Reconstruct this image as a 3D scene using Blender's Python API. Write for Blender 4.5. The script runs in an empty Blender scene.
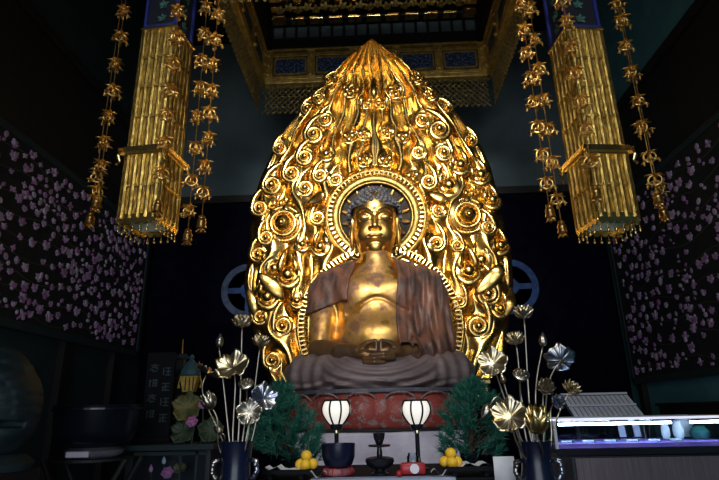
import bpy, bmesh, math, random
import numpy as np
from mathutils import Vector, Matrix
rnd = random.Random(7)
PI = math.pi
SC = bpy.context.scene
COL = SC.collection

# ------------------------------------------------------------------ camera
FPX = 530.0
YAW, PITCH, ROLL = math.radians(1.8), math.radians(18), math.radians(1.2)
CAM = Vector((0, 0, 1.6))
F_ = Vector((-math.sin(YAW)*math.cos(PITCH), math.cos(YAW)*math.cos(PITCH), math.sin(PITCH)))
R0 = Vector((math.cos(YAW), math.sin(YAW), 0)); U0 = R0.cross(F_)
R_ = R0*math.cos(ROLL) - U0*math.sin(ROLL); U_ = U0*math.cos(ROLL) + R0*math.sin(ROLL)
cd = bpy.data.cameras.new('camera'); cam = bpy.data.objects.new('camera', cd); COL.objects.link(cam)
cam.matrix_world = Matrix(((R_.x, U_.x, -F_.x, CAM.x), (R_.y, U_.y, -F_.y, CAM.y), (R_.z, U_.z, -F_.z, CAM.z), (0, 0, 0, 1)))
cd.sensor_width = 36; cd.lens = FPX/719*36; cd.clip_end = 200
SC.camera = cam

def at(u, v, Y):
    d = F_ + R_*((u-359.5)/FPX) + U_*((240-v)/FPX)
    return CAM + d*(Y/d.y)

# ------------------------------------------------------------------ materials
def nd(nt, t, **kw):
    n = nt.nodes.new(t)
    for k, v in kw.items():
        if k in n.inputs: n.inputs[k].default_value = v
        else: setattr(n, k, v)
    return n
def mat(name, c1, c2=None, rough=.5, metal=0., scale=6., stretch=(1, 1, 1), thr=(.4, .6), bump=0., bscale=None, rough2=None,
        metal2=None, emit=None, estr=0., spec=.5, sheen=0.):
    m = bpy.data.materials.new(name); m.use_nodes = True
    nt = m.node_tree; b = nt.nodes['Principled BSDF']
    b.inputs['Base Color'].default_value = (*c1, 1); b.inputs['Roughness'].default_value = rough
    b.inputs['Metallic'].default_value = metal; b.inputs['Specular IOR Level'].default_value = spec
    if c2 is not None or bump:
        tc = nd(nt, 'ShaderNodeTexCoord'); mp = nd(nt, 'ShaderNodeMapping'); mp.inputs['Scale'].default_value = stretch
        nt.links.new(tc.outputs['Object'], mp.inputs['Vector'])
    if c2 is not None:
        n = nd(nt, 'ShaderNodeTexNoise', Scale=scale, Detail=6., Roughness=.62)
        nt.links.new(mp.outputs[0], n.inputs['Vector'])
        cr = nd(nt, 'ShaderNodeValToRGB'); cr.color_ramp.elements[0].position = thr[0]; cr.color_ramp.elements[1].position = thr[1]
        cr.color_ramp.elements[0].color = (*c1, 1); cr.color_ramp.elements[1].color = (*c2, 1)
        nt.links.new(n.outputs['Fac'], cr.inputs['Fac']); nt.links.new(cr.outputs['Color'], b.inputs['Base Color'])
        for nm, a, z in (('Roughness', rough, rough2), ('Metallic', metal, metal2)):
            if z is not None:
                mr = nd(nt, 'ShaderNodeMapRange'); mr.inputs['From Min'].default_value = thr[0]; mr.inputs['From Max'].default_value = thr[1]
                mr.inputs['To Min'].default_value = a; mr.inputs['To Max'].default_value = z
                nt.links.new(n.outputs['Fac'], mr.inputs['Value']); nt.links.new(mr.outputs[0], b.inputs[nm])
    if bump:
        n2 = nd(nt, 'ShaderNodeTexNoise', Scale=bscale or scale*3, Detail=5.)
        nt.links.new(mp.outputs[0], n2.inputs['Vector'])
        bp = nd(nt, 'ShaderNodeBump', Strength=bump, Distance=.02)
        nt.links.new(n2.outputs['Fac'], bp.inputs['Height']); nt.links.new(bp.outputs[0], b.inputs['Normal'])
    if emit: b.inputs['Emission Color'].default_value = (*emit, 1); b.inputs['Emission Strength'].default_value = estr
    if sheen: b.inputs['Sheen Weight'].default_value = sheen
    return m
M = {}
M['gold'] = mat('gilt', (1.0, .71, .25), (.78, .46, .12), .20, 1., 3., rough2=.30)
M['gold_pale'] = mat('pale_gilt', (1.0, .78, .36), (.9, .64, .22), .25, 1., 6.)
M['gold_worn'] = mat('worn_gilt', (.95, .52, .12), (.24, .12, .055), .27, 1., 2.6, thr=(.45, .66), rough2=.45, metal2=.35, bump=.08, bscale=16)
M['gold_face'] = mat('face_gilt', (.98, .60, .17), (.62, .33, .09), .34, 1., 4, thr=(.5, .75), rough2=.45)
M['gold_chest'] = mat('chest_gilt', (.92, .54, .15), (.24, .11, .055), .33, 1., 2.4, thr=(.43, .60), rough2=.55, metal2=.2, bump=.1, bscale=18)
M['arm_dark'] = mat('forearm_lacquer', (.32, .17, .07), (.10, .06, .04), .36, .7, 3., thr=(.4, .62), metal2=.2)
M['gold_dim'] = mat('old_gilt', (.62, .36, .09), (.32, .17, .05), .36, 1., 7., rough2=.5)
M['gold_lamp'] = mat('pierced_gilt', (.80, .57, .16), (.34, .22, .06), .34, 1., 30., stretch=(1, 1, .35), rough2=.45, bump=.45, bscale=70)
M['gold_paint'] = mat('gold_paint', (.85, .60, .17), (.55, .36, .09), .40, .55, 9.)
M['net'] = mat('net_cord', (.34, .27, .10), (.20, .15, .06), .5, .6, 12.)
M['matte_black'] = mat('matte_black', (.004, .004, .007), rough=.75, spec=.2)
M['rail_shine'] = mat('emissive_rail', (.8, .8, .9), rough=.4, emit=(.78, .80, 1.0), estr=.75)  # emission standing in for light reflected by the showcase top rail
M['gold_band'] = mat('soft_gilt', (.70, .48, .15), (.45, .28, .07), .42, 1., 10., bump=.3, bscale=40)
M['halo_dark'] = mat('dark_halo', (.018, .011, .006), (.05, .03, .01), .7, 0., 12.)
M['bronze'] = mat('dark_bronze', (.16, .09, .035), (.05, .03, .02), .45, .9, 8.)
M['robe'] = mat('robe_wood', (.25, .11, .07), (.07, .045, .043), .42, 0., 4.5, stretch=(1.6, 1.6, .55), thr=(.40, .60), rough2=.6, bump=.25, bscale=12)
M['robe_lap'] = mat('lap_wood', (.31, .225, .22), (.16, .12, .12), .5, 0., 3., stretch=(.6, 1, 1.6), thr=(.36, .66), rough2=.62, bump=.2, bscale=12)
M['hair'] = mat('hair_slate', (.15, .15, .165), (.07, .07, .085), .42, 0., 9.)
M['urna'] = mat('crystal', (.9, .85, .75), rough=.15)
M['line'] = mat('painted_line', (.05, .03, .02), rough=.5)
M['red_petal'] = mat('worn_vermilion', (.34, .055, .04), (.30, .22, .21), .5, 0., 15., thr=(.52, .60), bump=.25, bscale=22)
M['worn_edge'] = mat('worn_petal_edge', (.34, .25, .24), (.20, .08, .07), .6, 0., 16.)
M['lotus_grey'] = mat('worn_blue_grey', (.085, .09, .125), (.20, .18, .20), .6, 0., 6., thr=(.45, .7), bump=.2)
M['stone'] = mat('pale_stone', (.80, .75, .86), (.50, .46, .56), .75, 0., 3.5, thr=(.35, .7), bump=.25, bscale=14)
M['lacquer'] = mat('black_lacquer', (.012, .013, .018), rough=.16)
M['lacquer_soft'] = mat('satin_black', (.012, .014, .022), rough=.35)
M['navy'] = mat('navy_glaze', (.006, .010, .032), rough=.28)
M['gold_string'] = mat('string_gilt', (.95, .64, .22), (.60, .35, .10), .3, 1., 20.)
M['dark_wood'] = mat('dark_timber', (.006, .0055, .007), (.011, .009, .010), .65, 0., 4., stretch=(1, 1, .2))
M['curtain'] = mat('black_curtain', (.0018, .002, .008), (.003, .0035, .012), .95, 0., 5., spec=.08)
M['plaster'] = mat('grey_plaster', (.12, .165, .18), (.085, .125, .14), .9, 0., 1.6, thr=(.3, .7), bump=.1)
M['plaster_lit'] = mat('lit_green_plaster', (.07, .24, .29), (.055, .19, .24), .9, 0., 2.)  # right wall: green plaster brightened, showcase light put into the colour
M['plaster_shaded'] = mat('shaded_green_plaster', (.012, .036, .042), (.009, .028, .034), .9, 0., 2.)  # left wall: the same plaster darkened, shade put into the colour
M['floor'] = mat('tatami_floor', (.10, .085, .06), (.07, .06, .045), .7, 0., 4., stretch=(1, 8, 1))
M['ceiling'] = mat('ceiling_timber', (.016, .015, .016), (.025, .022, .02), .75, 0., 3., stretch=(1, .2, 1))
M['tap'] = mat('dark_brocade', (.007, .008, .013), (.012, .016, .018), .85, 0., 8.)
M['tap_edge'] = mat('teal_border', (.012, .028, .034), rough=.8)
M['vine'] = mat('olive_thread', (.05, .055, .025), rough=.8)
M['blue_panel'] = mat('blue_filigree', (.02, .04, .11), (.22, .32, .52), .45, .1, 26., thr=(.5, .6))
M['blue_frame'] = mat('ultramarine_paint', (.012, .02, .16), rough=.5)
M['green_orn'] = mat('verdigris', (.03, .12, .09), (.015, .05, .04), .6, 0., 14)
M['cream'] = mat('cream_lining', (.55, .60, .48), (.35, .42, .34), .7, 0., 20)
M['wheel'] = mat('indigo_dye', (.045, .11, .34), (.025, .07, .22), .75, 0., 7., thr=(.4, .6))
M['wheel2'] = mat('pale_indigo', (.11, .15, .26), (.05, .075, .16), .75, 0., 7., thr=(.4, .6))
M['pine'] = mat('pine_needle', (.015, .12, .09), (.03, .19, .12), .5, 0., 9., thr=(.35, .65))
M['bark'] = mat('pine_bark', (.06, .04, .025), rough=.9)
M['paper'] = mat('white_paper', (.80, .80, .84), rough=.8)
M['cloth_blue'] = mat('pale_blue_cloth', (.30, .36, .50), (.42, .46, .58), .8, 0., 9)
M['orange'] = mat('orange_peel', (1.0, .56, .02), (1.0, .64, .05), .42, 0., 8, bump=.15, bscale=90)
M['stem_end'] = mat('fruit_navel', (.20, .22, .05), rough=.7)
M['red'] = mat('red_lacquer', (.50, .02, .03), (.36, .015, .02), .3, 0., 5.)
M['brocade'] = mat('pink_brocade', (.42, .14, .13), (.20, .07, .08), .6, 0., 9., thr=(.45, .55))
M['silver'] = mat('silvered_gilt', (.62, .55, .40), (.42, .40, .36), .3, 1., 14., thr=(.35, .65))
M['silver_gold'] = mat('pale_gold_leaf', (.80, .62, .30), (.62, .55, .42), .28, 1., 9., thr=(.35, .65))
M['silver_blue'] = mat('blued_silver', (.30, .38, .55), (.52, .50, .46), .3, 1., 9., thr=(.4, .6))
M['shade'] = mat('lantern_paper', (.92, .88, .78), rough=.7, emit=(1.0, .93, .82), estr=.62)
M['led'] = mat('led_tube', (.9, .95, 1), rough=.4, emit=(.66, .80, 1.0), estr=30.)
M['case_wood'] = mat('grey_wood_front', (.16, .13, .15), (.085, .07, .08), .6, 0., 6., stretch=(14, 1, .5), thr=(.3, .7))
M['lilac'] = mat('lilac_cloth', (.17, .13, .62), (.26, .20, .70), .8, 0., 8.)
M['pale_item'] = mat('pale_porcelain', (.75, .85, .85), (.5, .72, .72), .35, 0., 12.)
M['green_item'] = mat('green_bowl', (.02, .12, .10), rough=.4)
M['rack_white'] = mat('white_slip', (.85, .87, .95), rough=.6)
M['rack_back'] = mat('rack_board', (.10, .11, .22), rough=.6)
M['yellow'] = mat('yellow_brocade', (.50, .33, .04), (.32, .2, .02), .55, 0., 18., thr=(.4, .6))
M['teal_cap'] = mat('teal_cap', (.03, .09, .11), rough=.6)
M['leaf_yellow'] = mat('yellow_leaf', (.20, .17, .05), (.08, .09, .03), .55, .2, 10)
M['leaf_green'] = mat('green_leaf', (.02, .04, .018), (.04, .065, .03), .55, 0., 10)
M['pink'] = mat('pink_petal', (.75, .25, .58), (.85, .45, .75), .5, 0., 7)
M['white_petal'] = mat('white_petal', (.65, .68, .80), rough=.5)
M['drum'] = mat('carved_dark_wood', (.006, .016, .020), (.016, .036, .040), .6, 0., 5., bump=.4, bscale=12)
M['glyph'] = mat('faded_white_ink', (.06, .09, .105), rough=.7)
M['gong'] = mat('dark_gong', (.004, .007, .014), rough=.28)
def glass_mat():
    m = bpy.data.materials.new('clear_glass'); m.use_nodes = True; nt = m.node_tree
    out = nt.nodes['Material Output']; nt.nodes.remove(nt.nodes['Principled BSDF'])
    t = nd(nt, 'ShaderNodeBsdfTransparent'); t.inputs['Color'].default_value = (.92, .96, .98, 1)
    g = nd(nt, 'ShaderNodeBsdfGlossy', Roughness=.03); fr = nd(nt, 'ShaderNodeFresnel', IOR=1.45); mx = nd(nt, 'ShaderNodeMixShader')
    nt.links.new(fr.outputs[0], mx.inputs[0]); nt.links.new(t.outputs[0], mx.inputs[1]); nt.links.new(g.outputs[0], mx.inputs[2])
    nt.links.new(mx.outputs[0], out.inputs[0]); return m
M['glass'] = glass_mat()
def blossom_mat():
    m = bpy.data.materials.new('lilac_embroidery'); m.use_nodes = True; nt = m.node_tree; b = nt.nodes['Principled BSDF']
    g = nd(nt, 'ShaderNodeNewGeometry'); cr = nd(nt, 'ShaderNodeValToRGB')
    e = cr.color_ramp.elements; e[0].color = (.34, .14, .36, 1); e[1].color = (.58, .50, .66, 1); x = e.new(.5); x.color = (.42, .27, .47, 1)
    nt.links.new(g.outputs['Random Per Island'], cr.inputs['Fac']); nt.links.new(cr.outputs['Color'], b.inputs['Base Color'])
    b.inputs['Roughness'].default_value = .6; return m
M['blossom'] = blossom_mat()

# ------------------------------------------------------------------ mesh helpers
class MB:
    def __init__(s): s.v = []; s.f = []; s.mi = []; s.cur = 0
    def add(s, V, F, mtx=None):
        o = len(s.v)
        if mtx is not None: V = [tuple(mtx @ Vector(p)) for p in V]
        s.v.extend([tuple(p) for p in V]); s.f.extend([tuple(i+o for i in f) for f in F]); s.mi.extend([s.cur]*len(F)); return s
    def box(s, c, d, mtx=None):
        x, y, z = c; a, b, e = d[0]/2, d[1]/2, d[2]/2
        V = [(x+i*a, y+j*b, z+k*e) for i in (-1, 1) for j in (-1, 1) for k in (-1, 1)]
        return s.add(V, [(0, 1, 3, 2), (4, 6, 7, 5), (0, 4, 5, 1), (2, 3, 7, 6), (0, 2, 6, 4), (1, 5, 7, 3)], mtx)
    def tube(s, pts, r, seg=8, closed=False, mtx=None, flat=1.0):
        P = [Vector(p) for p in pts]; n = len(P); V = []; F = []
        rr = r if isinstance(r, (list, tuple)) else [r]*n
        up = None
        for i in range(n):
            t = (P[(i+1) % n]-P[i-1]) if closed else (P[min(i+1, n-1)]-P[max(i-1, 0)])
            t = t.normalized() if t.length > 1e-9 else Vector((0, 0, 1))
            if up is None:
                up = Vector((0, -1, 0)) if abs(t.y) < .9 else Vector((1, 0, 0))
            up = (up - t*up.dot(t)); up = up.normalized() if up.length > 1e-6 else t.orthogonal().normalized()
            sd = t.cross(up)
            for k in range(seg):
                a = 2*PI*k/seg; V.append(P[i]+up*(rr[i]*math.cos(a)*flat)+sd*(rr[i]*math.sin(a)))
        m = n if closed else n-1
        for i in range(m):
            for k in range(seg):
                a = i*seg+k; b = i*seg+(k+1) % seg; j = ((i+1) % n)*seg
                F.append((a, b, j+(k+1) % seg, j+k))
        if not closed:
            F.append(tuple(reversed(range(seg)))); F.append(tuple((n-1)*seg+k for k in range(seg)))
        return s.add(V, F, mtx)
    def lathe(s, prof, seg=24, c=(0, 0, 0), mtx=None, axis='z'):
        V = []; F = []; n = len(prof)
        for r, z in prof:
            for k in range(seg):
                a = 2*PI*k/seg; x, y = r*math.cos(a), r*math.sin(a)
                V.append((c[0]+x, c[1]+y, c[2]+z) if axis == 'z' else (c[0]+x, c[1]-z, c[2]+y))
        for i in range(n-1):
            for k in range(seg):
                F.append((i*seg+k, i*seg+(k+1) % seg, (i+1)*seg+(k+1) % seg, (i+1)*seg+k))
        F.append(tuple(reversed(range(seg)))); F.append(tuple((n-1)*seg+k for k in range(seg)))
        return s.add(V, F, mtx)
    def sphere(s, c, r, seg=12, rings=8, mtx=None):
        rx, ry, rz = r if isinstance(r, (tuple, list)) else (r, r, r)
        V = [(c[0], c[1], c[2]-rz)]; F = []
        for i in range(1, rings):
            t = -PI/2+PI*i/rings
            for k in range(seg):
                a = 2*PI*k/seg; V.append((c[0]+rx*math.cos(t)*math.cos(a), c[1]+ry*math.cos(t)*math.sin(a), c[2]+rz*math.sin(t)))
        V.append((c[0], c[1], c[2]+rz)); L = len(V)-1
        for k in range(seg):
            F.append((0, 1+(k+1) % seg, 1+k)); F.append((L, L-seg+k, L-seg+(k+1) % seg))
        for i in range(rings-2):
            for k in range(seg):
                a = 1+i*seg; F.append((a+k, a+(k+1) % seg, a+seg+(k+1) % seg, a+seg+k))
        return s.add(V, F, mtx)
    def prism(s, poly, y0, y1, mtx=None):     # polygon of (x, z), extruded along y
        n = len(poly); V = [(x, y0, z) for x, z in poly]+[(x, y1, z) for x, z in poly]
        F = [tuple(range(n)), tuple(reversed(range(n, 2*n)))]+[(i, i+n, (i+1) % n+n, (i+1) % n) for i in range(n)]
        return s.add(V, F, mtx)
    def petal(s, L, w, mtx, curl=.25, cup=.25, th=.006, n=7, m=5, tip=1.0):   # petal along +z, cupped towards -y
        V = []; F = []
        for side in (0, 1):
            for i in range(n+1):
                t = i/n; ww = w*.5*(math.sin(PI*min(1, (t*.93+.07))**tip)**.75)
                for j in range(m+1):
                    q = -1+2*j/m
                    V.append((q*ww, curl*L*(t**2) - cup*w*(1-q*q)*.5*math.sin(PI*t) + side*th, t*L*(1-.06*q*q)))
        N = (n+1)*(m+1); idx = lambda k, i, j: k*N+i*(m+1)+j
        for i in range(n):
            for j in range(m):
                F.append((idx(0, i, j), idx(0, i, j+1), idx(0, i+1, j+1), idx(0, i+1, j)))
                F.append((idx(1, i, j), idx(1, i+1, j), idx(1, i+1, j+1), idx(1, i, j+1)))
        for i in range(n):
            for j in (0, m):
                F.append((idx(0, i, j), idx(0, i+1, j), idx(1, i+1, j), idx(1, i, j)))
        for j in range(m):
            F.append((idx(0, 0, j), idx(1, 0, j), idx(1, 0, j+1), idx(0, 0, j+1))); F.append((idx(0, n, j), idx(0, n, j+1), idx(1, n, j+1), idx(1, n, j)))
        return s.add(V, F, mtx)
    def build(s, name, m, parent=None, smooth=False, bevel=0, fixn=True):
        me = bpy.data.meshes.new(name); me.from_pydata(s.v, [], s.f)
        ms = m if isinstance(m, (list, tuple)) else [m]
        for x in ms: me.materials.append(x)
        if len(ms) > 1: me.polygons.foreach_set('material_index', s.mi)
        if fixn or bevel:
            bm = bmesh.new(); bm.from_mesh(me)
            if bevel:
                bmesh.ops.bevel(bm, geom=bm.edges[:], offset=bevel, segments=2, profile=.5, affect='EDGES', clamp_overlap=True)
            bmesh.ops.recalc_face_normals(bm, faces=bm.faces[:]); bm.to_mesh(me); bm.free()
        if smooth:
            me.polygons.foreach_set('use_smooth', [True]*len(me.polygons))
            if smooth == 'auto': me.set_sharp_from_angle(angle=math.radians(38))
        me.update()
        o = bpy.data.objects.new(name, me); COL.objects.link(o)
        if parent: o.parent = parent
        return o
def np_mesh(name, V, F, m, parent=None, smooth=True):
    me = bpy.data.meshes.new(name)
    V = np.asarray(V, np.float32); F = np.asarray(F, np.int32)
    me.vertices.add(len(V)); me.vertices.foreach_set('co', V.ravel())
    k = F.shape[1]; me.loops.add(F.size); me.loops.foreach_set('vertex_index', F.ravel())
    me.polygons.add(len(F)); me.polygons.foreach_set('loop_start', np.arange(0, F.size, k, dtype=np.int32))
    me.update(calc_edges=True); me.validate()
    if smooth: me.polygons.foreach_set('use_smooth', [True]*len(me.polygons))
    me.materials.append(m)
    o = bpy.data.objects.new(name, me); COL.objects.link(o)
    if parent: o.parent = parent
    return o
def tag(o, label, cat, group=None, kind=None):
    o['label'] = label; o['category'] = cat
    if group: o['group'] = group
    if kind: o['kind'] = kind
    return o
def thing(name, label, cat, loc=(0, 0, 0), rz=0, group=None, rot=None):
    o = bpy.data.objects.new(name, None); COL.objects.link(o); o.location = loc; o.rotation_euler = rot or (0, 0, rz)
    o.empty_display_size = .05
    return tag(o, label, cat, group)
KIDS = {}
def copy_tree(o, parent=None):
    c = o.copy(); COL.objects.link(c)
    if parent is not None: c.parent = parent
    for ch in [x for x in o.children]: copy_tree(ch, c)
    return c
def struct(name, mb, m, **k):
    o = mb.build(name, m, **k); o['kind'] = 'structure'; return o
def T(loc=(0, 0, 0), rot=(0, 0, 0), sc=1.0):
    from mathutils import Euler
    s = sc if isinstance(sc, (tuple, list)) else (sc, sc, sc)
    return Matrix.Translation(Vector(loc)) @ Euler(rot).to_matrix().to_4x4() @ Matrix.Diagonal((*s, 1))

# ------------------------------------------------------------------ implicit surfaces
def ell(P, c, r):
    x, y, z = (P[0]-c[0])/r[0], (P[1]-c[1])/r[1], (P[2]-c[2])/r[2]
    k0 = np.sqrt(x*x+y*y+z*z)+1e-9
    k1 = np.sqrt((x/r[0])**2+(y/r[1])**2+(z/r[2])**2)+1e-9
    return k0*(k0-1)/k1
def cap(P, a, b, ra, rb=None):
    rb = ra if rb is None else rb
    a = np.array(a, np.float32); b = np.array(b, np.float32); d = b-a; L = float(d@d)+1e-9
    t = np.clip(((P[0]-a[0])*d[0]+(P[1]-a[1])*d[1]+(P[2]-a[2])*d[2])/L, 0, 1)
    return np.sqrt((P[0]-a[0]-t*d[0])**2+(P[1]-a[1]-t*d[1])**2+(P[2]-a[2]-t*d[2])**2)-(ra+(rb-ra)*t)
def chain(P, pts, rs):
    d = None
    for i in range(len(pts)-1):
        e = cap(P, pts[i], pts[i+1], rs[i], rs[i+1]); d = e if d is None else np.minimum(d, e)
    return d
def su(a, b, k):
    h = np.clip(.5+.5*(b-a)/k, 0, 1); return b+(a-b)*h-k*h*(1-h)
def ss(a, b, k):      # a minus b
    return -su(-a, b, k)
def smooth01(x, a, b):
    t = np.clip((x-a)/(b-a), 0, 1); return t*t*(3-2*t)
def surface(fn, lo, hi, h):
    ax = [np.arange(lo[i], hi[i]+h, h, dtype=np.float32) for i in range(3)]
    P = np.meshgrid(*ax, indexing='ij', sparse=False)
    D = fn(P).astype(np.float32); del P
    S = D < 0
    cs = [S[i:S.shape[0]-1+i, j:S.shape[1]-1+j, k:S.shape[2]-1+k] for i in (0, 1) for j in (0, 1) for k in (0, 1)]
    anyb = cs[0].copy(); allb = cs[0].copy()
    for c in cs[1:]: anyb |= c; allb &= c
    act = anyb & ~allb
    I = np.argwhere(act)
    idx = np.full(act.shape, -1, np.int32); idx[act] = np.arange(len(I))
    off = np.array([(i, j, k) for i in (0, 1) for j in (0, 1) for k in (0, 1)])
    val = np.stack([D[I[:, 0]+o[0], I[:, 1]+o[1], I[:, 2]+o[2]] for o in off], 1)
    acc = np.zeros((len(I), 3), np.float32); cnt = np.zeros(len(I), np.float32)
    for a in range(8):
        for b in range(a+1, 8):
            if np.abs(off[a]-off[b]).sum() != 1: continue
            va, vb = val[:, a], val[:, b]; m = (va < 0) != (vb < 0)
            t = np.where(m, va/np.where(m, va-vb, 1), 0)
            acc += np.where(m[:, None], off[a]+t[:, None]*(off[b]-off[a]), 0); cnt += m
    V = (I+acc/np.maximum(cnt, 1)[:, None])*h+np.array([x[0] for x in ax])
    Fs = []
    for axn in range(3):
        o1, o2 = [q for q in range(3) if q != axn]
        sl0 = [slice(None)]*3; sl1 = [slice(None)]*3; sl0[axn] = slice(0, -1); sl1[axn] = slice(1, None)
        a = S[tuple(sl0)]; b = S[tuple(sl1)]
        E = np.argwhere(a != b); ins = a[E[:, 0], E[:, 1], E[:, 2]]
        ok = (E[:, o1] > 0) & (E[:, o2] > 0) & (E[:, o1] < D.shape[o1]-1) & (E[:, o2] < D.shape[o2]-1)
        E = E[ok]; ins = ins[ok]
        q = []
        for d1, d2 in ((-1, -1), (0, -1), (0, 0), (-1, 0)):
            e = E.copy(); e[:, o1] += d1; e[:, o2] += d2; q.append(idx[e[:, 0], e[:, 1], e[:, 2]])
        q = np.stack(q, 1)
        flip = ins if axn != 1 else ~ins
        q[~flip] = q[~flip][:, ::-1]
        Fs.append(q)
    return V, np.concatenate(Fs)

# ------------------------------------------------------------------ the setting
WX, YB, ZC = 4.55, 10.2, 9.8
struct('floor', MB().box((0, 3.6, -.05), (9.5, 13.4, .1)), M['floor'])
struct('ceiling', MB().box((0, 3.6, ZC+.05), (9.5, 13.4, .1)), M['ceiling'])
b = MB().box((0, YB+.06, ZC/2), (9.3, .12, ZC)); struct('wall_back', b, M['plaster'])
b = MB()                                                        # lower boarding of the back wall, battens, rail
b.box((0, YB-.03, 2.9), (9.1, .06, 5.8)); struct('trim_1', b, M['curtain'])
b = MB().box((0, YB-.06, 5.86), (9.1, .12, .16)); struct('trim_2', b, M['dark_wood'], bevel=.01)
for sx, nm in ((-1, 'left'), (1, 'right')):
    b = MB().box((sx*(WX+.06), 3.6, ZC/2), (.12, 13.2, ZC)); struct('wall_'+nm, b, M['plaster_shaded'] if sx < 0 else M['plaster_lit'])
    b = MB().box((sx*(WX-.02), 3.6, 5.85), (.04, 13.2, 1.75)); struct('trim_3' if sx < 0 else 'trim_4', b, M['dark_wood'])
    b = MB().box((sx*(WX-.06), 3.6, 6.75), (.12, 13.2, .16)); struct('trim_5' if sx < 0 else 'trim_6', b, M['dark_wood'], bevel=.012)
b = MB()
for y, w in ((7.55, .16), (9.0, .12), (5.6, .16)): b.box((-(WX-.05), y, 1.35), (.1, w, 2.7))
struct('trim_7', b, M['dark_wood'])
b = MB()
for y, w in ((9.6, .14),): b.box((WX-.05, y, 1.0), (.1, w, 2.0))
struct('trim_8', b, M['dark_wood'])
b = MB()                                                        # front wall with the wide open doorway the daylight enters by
YF = -3.0
b.box((-3.85, YF, ZC/2), (1.5, .12, ZC)); b.box((3.85, YF, ZC/2), (1.5, .12, ZC)); b.box((0, YF, 3.5+(ZC-3.5)/2), (6.2, .12, ZC-3.5))
struct('wall_front', b, M['dark_wood'])

b = MB().box((0, -.6, 3.75), (9.1, .2, 1.6)); struct('light_blocker', b, M['dark_wood'], bevel=.02)      # added unseen board behind the viewer, cuts the doorway light higher up

# ------------------------------------------------------------------ seated statue
def fold(x, s=1.0): return (np.abs(np.sin(x))-.6)*s
def torso_sdf(P):
    d = ell(P, (0, 7.22, 2.95), (.60, .38, .72))
    d = su(d, ell(P, (0, 7.10, 2.52), (.56, .42, .36)), .15)
    for s in (-1, 1):
        d = su(d, ell(P, (s*.24, 6.98, 3.12), (.28, .16, .22)), .10)
        d = su(d, ell(P, (s*.60, 7.26, 3.17), (.30, .27, .27)), .14)
        d = su(d, cap(P, (s*.28, 7.28, 3.45), (s*.62, 7.27, 3.28), .16, .20), .12)
        d = su(d, cap(P, (s*.72, 7.24, 3.1), (s*.755, 7.0, 2.42), .215, .165), .06)
    d = su(d, cap(P, (0, 7.18, 3.3), (0, 7.14, 3.62), .27, .215), .10)
    # creases of the chest and the belly
    x = P[0]
    for zc, rz, amp in ((2.93, .06, .03),):
        d = d + np.where(P[1] < 7.2, amp*np.exp(-((P[2]-(zc+.10*np.cos(np.minimum(np.abs(x), .6)*7)))/.028)**2)*(np.abs(x) < .42), 0)
    return d
def arms_sdf(P):
    d = cap(P, (-.775, 6.93, 2.375), (-.25, 6.50, 2.295), .142, .082)
    return d
def robe_sdf(P):
    x, y, z = P
    t = torso_sdf(P)
    d = t-.05
    # left sleeve hanging into the lap
    d = su(d, chain(P, [(.72, 7.15, 3.0), (.76, 7.0, 2.45), (.62, 6.82, 2.30)], [.25, .24, .2]), .08)
    d = su(d, chain(P, [(.70, 6.92, 2.38), (.44, 6.62, 2.31), (.335, 6.53, 2.30)], [.22, .14, .125]), .08)
    fr = smooth01(x, .22, .42)
    fl = fr*(.020*np.sin(x*34+2.2*np.sin(z*2.1+.6)+1.4*z) + .012*np.sin(x*63+3*np.sin(z*3.)+2.1*z))
    lf = smooth01(-x, .3, .5)*(.014*np.sin(30*x+16*z+1.5*np.sin(5*z)))
    d = d+fl*.8+lf*.7
    front = y < 7.16
    xl = -.355-.05*smooth01(3.5-z, 0, .8)+.07*smooth01(z, 3.25, 3.6); xr = .265+.03*np.sin(z*4)-.03*smooth01(z, 3.25, 3.6)
    op = np.maximum(xl-x, x-xr)
    op = np.maximum(op, y-7.22)
    arm = np.maximum(x+.36-.10*smooth01(z, 2.3, 2.9), z-(2.90+.16*(x+.9)+.03*np.sin(9*x)))
    arm = np.maximum(arm, y-7.6)
    d = np.maximum(d, -np.minimum(op, arm))
    d = np.maximum(d, z-3.60-.10*smooth01(y, 7.1, 7.4))
    d = np.maximum(d, 2.05-z)
    return d
def lap_sdf(P):
    x, y, z = P
    d = None
    for s in (-1, 1):
        e = chain(P, [(s*.35, 7.2, 2.08), (s*.95, 6.86, 2.075), (s*.20, 6.58, 2.05)], [.28, .235, .205])
        d = e if d is None else su(d, e, .1)
    d = su(d, ell(P, (0, 7.0, 2.05), (.98, .62, .22)), .12)
    d = su(d, ell(P, (0, 6.55, 2.02), (.60, .24, .165)), .10)
    # folds
    rc = np.sqrt((x/.78)**2+((z-2.37)/.42)**2)
    f1 = .016*np.sin(rc*2*PI*4.6)
    ax = np.abs(x)
    rk = np.sqrt((ax-.38)**2+(.9*(z-2.02))**2+(.5*(y-6.4))**2)
    f2 = .016*np.sin(rk*2*PI/.15)
    w = smooth01(ax, .55, .78)
    hem = .012*np.sin(z*70+4*np.sin(x*5))*smooth01(-z, -2.02, -1.92)
    d = d+(f1*(1-w)+f2*w)+hem
    d = np.maximum(d, 1.862-z)
    return d
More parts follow.
